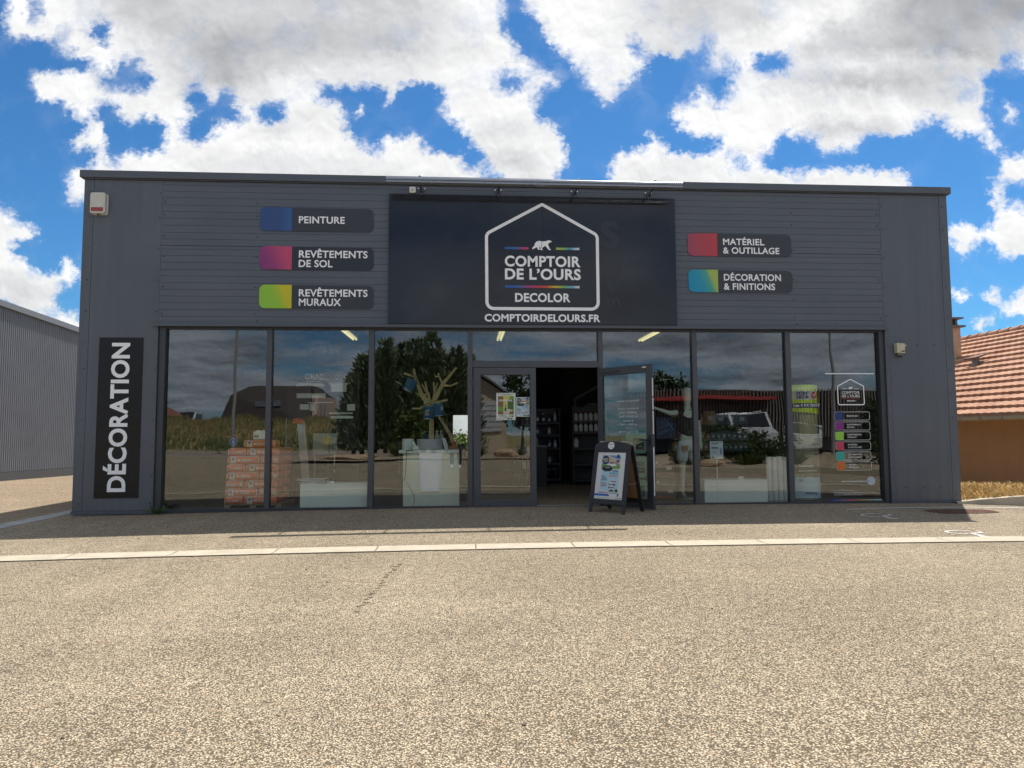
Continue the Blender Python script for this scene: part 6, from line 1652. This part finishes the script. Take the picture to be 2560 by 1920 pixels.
# house with tiled gable far left
t = thing('gable_house', 'beige house with a red roof at the far left of the reflection', 'house', (-27, -48, 2))
mb = MB(); mb.prism([(-33, 1.0), (-26.4, 1.0), (-26.4, 2.75), (-29.0, 4.3), (-33, 2.2)], -54, -47); mb.build('wall', mat('beige_render', (.48, .40, .29), .9), t)
mb = MB(); mb.add([(-26.0, -46.5, 2.6), (-29.1, -46.5, 4.45), (-29.1, -54.5, 4.45), (-26.0, -54.5, 2.6), (-26.0, -46.5, 2.75), (-29.1, -46.5, 4.6), (-29.1, -54.5, 4.6), (-26.0, -54.5, 2.75)], [(0, 1, 2, 3), (4, 7, 6, 5), (0, 4, 5, 1), (3, 2, 6, 7), (0, 3, 7, 4)]); mb.build('roof', mat('red_tiles', (.22, .09, .06), .8), t)
t = thing('garage_house', 'beige gabled house with a pale garage door mirrored in the closed door', 'house', (1, -36, 0))
mb = MB(); mb.prism([(-4.5, 0), (2.75, 0), (2.75, 3.6), (-.6, 5.8), (-4.5, 3.3)], -43, -34.6); mb.build('wall', MATS['beige_render'], t)
mb = MB(); mb.add([(3.0, -34.2, 3.55), (-.6, -34.2, 5.95), (-.6, -43, 5.95), (3.0, -43, 3.55), (3.0, -34.2, 3.7), (-.6, -34.2, 6.1), (-.6, -43, 6.1), (3.0, -43, 3.7)], [(0, 1, 2, 3), (4, 7, 6, 5), (0, 4, 5, 1), (3, 2, 6, 7), (0, 3, 7, 4)]); mb.build('roof', mat('grey_roof', (.16, .15, .15), .8), t)
mb = MB(); mb.box(.6, 2.4, -34.59, -34.5, 1.3, 3.2)
for k in range(6): mb.box(.6, 2.4, -34.499, -34.48, 1.32 + k * .31, 1.335 + k * .31, 1)
mb.build('garage_door', [mat('pale_door', (.50, .50, .52), .5), PAL[GR]], t)

# gravel beds
M_GRAVEL = mat('pebble_bed', rough=.95, fn=f_gravel((.52, .40, .27), (.2, .14, .09), (.66, .56, .42), scale=22.0))
tag(sheet('gravel_bed', [-7.5, -5.5, -4.0, -2, 1, 4, 6], [-22.5, -20, -18.3, -17.9], lambda x, y: .10 if y < -18 else .05, M_GRAVEL), kind='structure')
mb = MB(); pl_ = [(5.0, -8.9), (5.6, -8.73), (6.65, -8.05), (9.31, -7.9), (11.3, -6.9), (16, -5.2)]
vs = []
for x, y in pl_: vs += [(x, y, -.05), (x, y, .13), (x + .03, y - .16, .13), (x + .03, y - .16, -.05)]
mb.add(vs, [(4 * i + a, 4 * i + 4 + a, 4 * i + 5 + a, 4 * i + 1 + a) for i in range(len(pl_) - 1) for a in range(3)]); tag(mb.build('island_kerb', M_CONC), kind='structure')
mb = MB(); vs = []
for x, y in pl_: vs += [(x + .03, y - .16, .12), (x + .2, y - 1.2, .16), (x + .6, y - 5.5, .12)]
mb.add(vs, [(3 * i + a, 3 * i + 3 + a, 3 * i + 4 + a, 3 * i + 1 + a) for i in range(len(pl_) - 1) for a in range(2)]); tag(mb.build('island_gravel_ground', M_GRAVEL), kind='structure')
M_ROCK = mat('sandstone', (.42, .30, .19), .9, var=.25, vscale=6, bump=.6, bscale=14)
def rock(c, s, seed, lab):
    q = random.Random(seed); mb = MB(); mb.ball((0, 0, 0), 1, 10)
    mb.v = [(c[0] + x * s[0] * q.uniform(.8, 1.15), c[1] + y * s[1] * q.uniform(.8, 1.15), c[2] + z * s[2] * q.uniform(.8, 1.1)) for x, y, z in mb.v]
    mb.sm = [False] * len(mb.sm); tag(mb.build('boulder', M_ROCK), lab, 'boulder', 'boulders in the gravel beds')
rock((1.75, -18.6, .22), (.55, .4, .26), 1, 'tan boulder mirrored low in the closed glass door')
rock((-4.9, -18.5, .15), (1.2, .4, .14), 2, 'long flat boulder mirrored beside the easel sign')
rock((7.2, -8.6, .20), (.45, .3, .16), 3, 'flat boulder mirrored beneath the info card')

L_THUJA = leaf_mat('thuja_leaf', (.13, .175, .095)); L_BUSH = leaf_mat('bush_leaf', (.075, .11, .022)); L_TREE = leaf_mat('tree_leaf', (.045, .075, .022)); L_GREY = leaf_mat('grey_leaf', (.10, .115, .07))
THU = [(-5.85, -25.0, 3.9, 1.15), (-5.3, -24.2, 4.8, 1.3), (-4.75, -25.0, 5.2, 1.25), (-4.1, -24.2, 5.6, 1.3), (-3.3, -25.0, 5.5, 1.3), (-2.7, -24.2, 5.6, 1.2), (-2.25, -25.2, 5.7, 1.1), (-1.72, -24.2, 6.0, 1.2), (-1.0, -25.0, 5.0, 1.2), (-.55, -24.3, 5.2, 1.1), (.1, -25.0, 4.9, 1.0)]
for k, (x, y, h, r) in enumerate(THU):
    conifer((x, y, .1), h, r, 30 + k, 'dark thuja in the clipped row mirrored behind the wooden tree', L_THUJA, 'dark thujas mirrored in the third window', 2300)
bushy('bush', (-2.6, -20.2, .1), (.8, .7, 2.4), 61, 'yellow green bush mirrored below the dark thujas', 'bush', L_BUSH, n=1500, lsz=.2)
bushy('tree', (3.2, -27, 0), (1.2, 1.1, 2.6), 62, 'broad green tree mirrored behind the two posters', 'tree', L_TREE, n=2600, lsz=.24, trunk=1.9)
bushy('tree', (4.6, -25, 0), (1.6, 1.0, 2.2), 63, 'taller thin topped tree mirrored over the doors', 'tree', L_TREE, n=1800, lsz=.22, trunk=3.2)
bushy('tree', (13.4, -34, 0), (1.7, 1.4, 2.6), 64, 'tree rising over the slatted building in the reflection', 'tree', L_TREE, n=2000, lsz=.3, trunk=2.9)
bushy('tree', (10.3, -34, 0), (.8, .8, 2.2), 65, 'small pale tree above the slatted building beside the mannequin', 'tree', L_GREY, n=900, lsz=.26, trunk=2.8)
for k, (x, y, s, lab) in enumerate(((9.1, -13.4, (1.1, .7, 1.25), 'dense green hedge before the mirrored white van, left end'), (10.7, -13.2, (1.1, .7, 1.2), 'dense green hedge before the mirrored white van, right end'), (12.7, -9.2, (.55, .6, 1.9), 'tall dark shrub mirrored at the right edge of the last pane'), (8.6, -9.6, (.6, .6, .7), 'low tufted shrub mirrored under the packet shelf'), (6.9, -9.6, (.5, .5, .75), 'low tufted shrub mirrored beside the cartons'))):
    bushy('hedge_shrub', (x, y, .1), s, 70 + k, lab, 'shrub', L_TREE if k != 4 else L_GREY, 'shrubs of the mirrored planting island', 1500, .13)

def spiky(x, y, s, seed, lab, mt):
    q = random.Random(seed); t = thing('grass_clump', lab, 'plant', (x, y, .1), 0, 'spiky clumps in the gravel beds'); mb = MB()
    for k in range(110):
        a = q.uniform(0, 6.28); l = s * q.uniform(.6, 1.2); d = Vector((math.cos(a), math.sin(a), q.uniform(.4, 2.2)))
        leaf(mb, Vector((x, y, .1)), d, l, .03, q)
    mb.build('foliage', mt, t)
spiky(-3.0, -19.0, .75, 1, 'spiky green clump mirrored left of the white table', L_BUSH); spiky(9.9, -8.9, .7, 2, 'spiky green clump mirrored right of the info card', L_TREE); spiky(.6, -19.2, .6, 3, 'spiky clump mirrored at the left of the closed door', L_BUSH); spiky(2.5, -19.3, .5, 4, 'spiky clump mirrored at the right of the closed door', L_GREY); spiky(8.4, -9.0, .5, 5, 'spiky clump mirrored behind the mannequin legs', L_BUSH)

# long slatted building
M_SLAT = mat('brown_slats', (.26, .225, .20), .7, var=.25, vscale=5)
t = thing('slatted_building', 'long dark building with upright slats and a red canopy in the reflection', 'building', (16, -27, 0))
mb = MB(); mb.box(9.1, 27, -34, -26.2, 0, 3.45); mb.build('wall', mat('dark_wall', (.022, .020, .020), .8), t)
mb = MB()
for k in range(100):
    x = 9.1 + k * .18; mb.box(x, x + .05, -26.199, -26.12, .8, 3.52 + .03 * math.sin(k * .13))
mb.build('slats', M_SLAT, t)
mb = MB(); mb.box(9.6, 16.9, -26.1, -24.9, 2.86, 3.05); mb.build('canopy', mat('red_canopy', (.40, .05, .045), .5), t)
mb = MB(); mb.box(9.3, 11.4, -26.11, -26.05, .05, 2.0); mb.build('door', mat('blue_black_door', (.012, .02, .035), .3), t)
for x, z, s in ((11.4, 4.15, 1.0), (10.9, 3.9, .7)):
    mb = MB(); mb.cyl((x, -27, 3.4), (x, -27, z), .015, n=6); mb.cyl((x - .35 * s, -27, z - .05), (x + .35 * s, -27, z - .05), .01, n=5)
    for k in range(4): mb.cyl((x - .3 * s + k * .2 * s, -27.2, z - .05), (x - .3 * s + k * .2 * s, -26.8, z - .05), .006, n=4)
    mb.build('aerial', M_STEEL, t)

# vehicles
M_CARW = mat('white_car_paint', (.50, .51, .52), .2, coat=.6); M_CGL = mat('car_glass', (.015, .017, .02), .05); M_TYRE = mat('tyre', (.02, .02, .02), .8)
def vehicle(nm, label, cat, x, y, L, W, prof, win, rz=0.0, extra=None):
    """prof and win are side outlines (length, height); the vehicle stands with its length along x"""
    t = thing(nm, label, cat, (x, y, .0), rz)
    mb = MB(); mb.prism(prof, -W / 2, W / 2); mb.build('body', M_CARW, t, True, bevel=.05)
    for w_ in win:
        mb = MB(); mb.prism(w_, W / 2 + .001, W / 2 + .012); mb.prism(w_, -W / 2 - .012, -W / 2 - .001); mb.build('window', M_CGL, t, True)
    for wx in (L * .2, L * .8):
        for s in (-1, 1):
            mb = MB(); mb.cyl((wx, s * (W / 2 - .18), .32), (wx, s * (W / 2 + .012), .32), .32, n=20); wl = mb.build('wheel', M_TYRE, t, True)
            mb = MB(); mb.cyl((wx, s * (W / 2 + .0125), .32), (wx, s * (W / 2 + .02), .32), .19, n=16); mb.build('rim', M_STEEL, wl, True)
    for s in (-1, 1):
        mb = MB(); mb.box(L - .02, L + .015, s * W * .36 - .14, s * W * .36 + .14, .68, .84); mb.build('headlight', M_GLASS2, t, True)
        mb = MB(); mb.box(-.015, .01, s * W * .4 - .08, s * W * .4 + .08, .8, 1.1); mb.build('tail_light', PAL[RD], t, True)
    if extra: extra(t)
    return t
M_GLASS2 = mat('lamp_lens', (.6, .62, .62), .1)
VAN = [(0, .35), (0, 1.75), (.15, 2.05), (3.3, 2.05), (4.15, 1.30), (4.85, 1.10), (4.95, .35)]
VANW = [[(2.55, 1.25), (2.55, 1.88), (3.22, 1.88), (3.85, 1.30)], [(1.2, 1.28), (1.2, 1.88), (2.42, 1.88), (2.42, 1.28)]]
def screen(t, a, b_, W):
    """dark windscreen lying on the sloped front between outline points a and b"""
    d = Vector((b_[0] - a[0], b_[1] - a[1])).normalized(); n = Vector((-d.y, d.x)); n = n if n.x > 0 else -n
    p = [(a[0] + d.x * .06 + n.x * .012, a[1] + d.y * .06 + n.y * .012), (b_[0] - d.x * .06 + n.x * .012, b_[1] - d.y * .06 + n.y * .012)]
    mb = MB(); mb.prism([p[0], p[1], (p[1][0] - n.x * .01, p[1][1] - n.y * .01), (p[0][0] - n.x * .01, p[0][1] - n.y * .01)], -W / 2 + .14, W / 2 - .14); ws = mb.build('windscreen', M_CGL, t, True)
    mb = MB(); mb.cyl((p[1][0] + .02, -.45, p[1][1] + .015), (p[1][0] - .22, .1, p[1][1] + .22), .012, n=6); mb.build('wiper', M_BLACK, ws, True)
def rackx(t):
    screen(t, (3.3, 2.05), (4.15, 1.30), 1.9)
    mb = MB()
    for yy in (-.7, .7): mb.cyl((.4, yy, 2.14), (3.1, yy, 2.14), .025, n=6)
    for xx in (.6, 1.7, 2.8): mb.cyl((xx, -.8, 2.11), (xx, .8, 2.11), .02, n=6)
    mb.build('roof_rack', M_STEEL, t, True)
vehicle('delivery_van', 'white van with a roof rack facing the shop, mirrored behind the hedge', 'van', 14.05, -24.6, 4.95, 1.9, VAN, VANW, R(96), rackx)
CAR = [(0, .32), (0, .95), (.25, 1.05), (.75, 1.50), (2.3, 1.55), (3.05, 1.02), (3.95, .88), (4.1, .32)]
CARW = [[(.55, 1.06), (.86, 1.44), (1.55, 1.47), (1.55, 1.06)], [(1.62, 1.06), (1.62, 1.47), (2.25, 1.48), (2.88, 1.06)]]
vehicle('parked_car', 'white hatchback mirrored left of the department stickers', 'car', 18.0, -24.2, 4.1, 1.75, CAR, CARW, R(118), lambda t: screen(t, (2.3, 1.55), (3.05, 1.02), 1.75))
vehicle('delivery_van', 'white van parked beyond the bank at the far left of the reflection', 'van', -31.6, -71.0, 4.95, 1.95, VAN, VANW, R(82), lambda t: screen(t, (3.3, 2.05), (4.15, 1.30), 1.95)).location.z = 1.5

def lamp(x, y, h, r, z0, lab):
    t = thing('street_lamp', lab, 'street lamp', (x, y, z0), 0, 'street lamps across the road')
    mb = MB(); mb.cyl((x, y, z0), (x, y, z0 + h), r, r * .55, n=10); mb.build('pole', MATS['grey_plastic'], t)
    mb = MB(); mb.cyl((x, y, z0 + h), (x + .9, y + .5, z0 + h + .25), r * .5, n=8); mb.build('arm', MATS['grey_plastic'], t)
    mb = MB(); mb.box(x + .8, x + 1.35, y + .4, y + .65, z0 + h + .2, z0 + h + .32); mb.build('lamp_head', M_STEEL, t)
lamp(-13.8, -30.4, 9.0, .11, 0, 'thick street lamp post mirrored in the leftmost window'); lamp(-4.9, -36, 6.8, .045, .3, 'slim pale lamp post mirrored beside the dark thujas'); lamp(17.9, -21, 8.5, .09, 0, 'street lamp post mirrored at the right edge of the last pane')

# the photographer, seen only as a mirror image in the third window
ph = thing('person', 'person in dark clothes and pale shoes photographing the shop, mirrored low beside the table', 'person', (-.33, -11.42, hz(-.3)))
hp = (0, 0, .93, (.12, .10)); cs = (0, 0, 1.32, (.16, .11)); nk = (0, .01, 1.47, .058)
hands = []
for s in (-1, 1):
    wr = (.22 + s * .075, .30, 1.16, .026); pm = (.26 + s * .05, .355, 1.175, (.036, .02)); hands.append([cs, (s * .18, 0, 1.39, .06), (s * .23, .02, 1.12, .046), (.10 + s * .11, .20, 1.12, .036), wr, pm])
    for k in range(4): hands.append([pm, (.28 + s * .035, .372, 1.155 + k * .018, .009), (.30 + s * .01, .385, 1.155 + k * .018, .008)])
    hands.append([pm, (.27 + s * .03, .36, 1.215, .010), (.285 + s * .008, .372, 1.235, .008)])
M_SKIN = mat('skin', (.42, .25, .18), .5)
skin('body', [[hp, (0, 0, 1.12, (.13, .095)), cs, nk, (0, .03, 1.55, (.07, .08)), (0, .03, 1.63, (.078, .09)), (0, .01, 1.70, (.06, .07))], [hp, (-.10, 0, .85, .085), (-.12, .02, .48, .058), (-.13, 0, .10, .04), (-.13, .10, .045, .03)], [hp, (.10, 0, .85, .085), (.12, .02, .48, .058), (.13, 0, .10, .04), (.13, .10, .045, .03)]] + hands, M_SKIN, ph)
skin('sweater', [[(0, 0, .95, (.165, .14)), (0, 0, 1.12, (.165, .13)), (0, 0, 1.32, (.19, .14)), (0, .01, 1.44, (.10, .09))]] + [[(0, 0, 1.32, (.19, .14)), (s * .18, 0, 1.39, .085), (s * .235, .02, 1.12, .066), (.10 + s * .11, .20, 1.12, .052), (.18 + s * .085, .27, 1.145, .042)] for s in (-1, 1)], mat('dark_sweater', (.02, .022, .028), .9), ph)
skin('trousers', [[(0, 0, .98, (.15, .125)), (0, 0, .92, (.155, .13)), (-.10, 0, .84, .108), (-.12, .02, .48, .082), (-.13, 0, .13, .068)], [(0, 0, .92, (.155, .13)), (.10, 0, .84, .108), (.12, .02, .48, .082), (.13, 0, .13, .068)]], mat('dark_trousers', (.025, .027, .032), .9), ph)
mb = MB(); mb.ball((0, -.005, 1.675), (.092, .105, .085), 16); mb.build('hair', mat('dark_hair', (.03, .02, .015), .7), ph, True)
mb = MB()
for s in (-1, 1): mb.ball((s * .03, .105, 1.625), .010, 8, 1)
mb.ball((0, .125, 1.595), (.012, .016, .018), 8); mb.box(-.022, .022, .104, .112, 1.548, 1.555, 2)
mb.build('face', [M_SKIN, M_BLACK, PAL[RD]], ph, True)
for s in (-1, 1):
    mb = MB(); mb.prism([(-.06, .0), (.20, .0), (.21, .04), (.12, .075), (.05, .12), (-.055, .12)], s * .13 - .045, s * .13 + .045, plane='yz'); mb.build('shoe', mat('pale_shoe', (.55, .56, .56), .7), ph, True, bevel=.015)
ph2 = thing('phone', 'dark phone held up by the photographer in the reflection', 'phone', (0, -11.03, 1.19))
mb = MB(); mb.box(-.145, .035, -11.040, -11.032, 1.155, 1.235); mb.build('case', M_BLACK, ph2, bevel=.003)
mb = MB(); mb.cyl((0.0, -11.0318, 1.21), (0.0, -11.029, 1.21), .008, n=12); mb.build('lens', M_CGL, ph2)
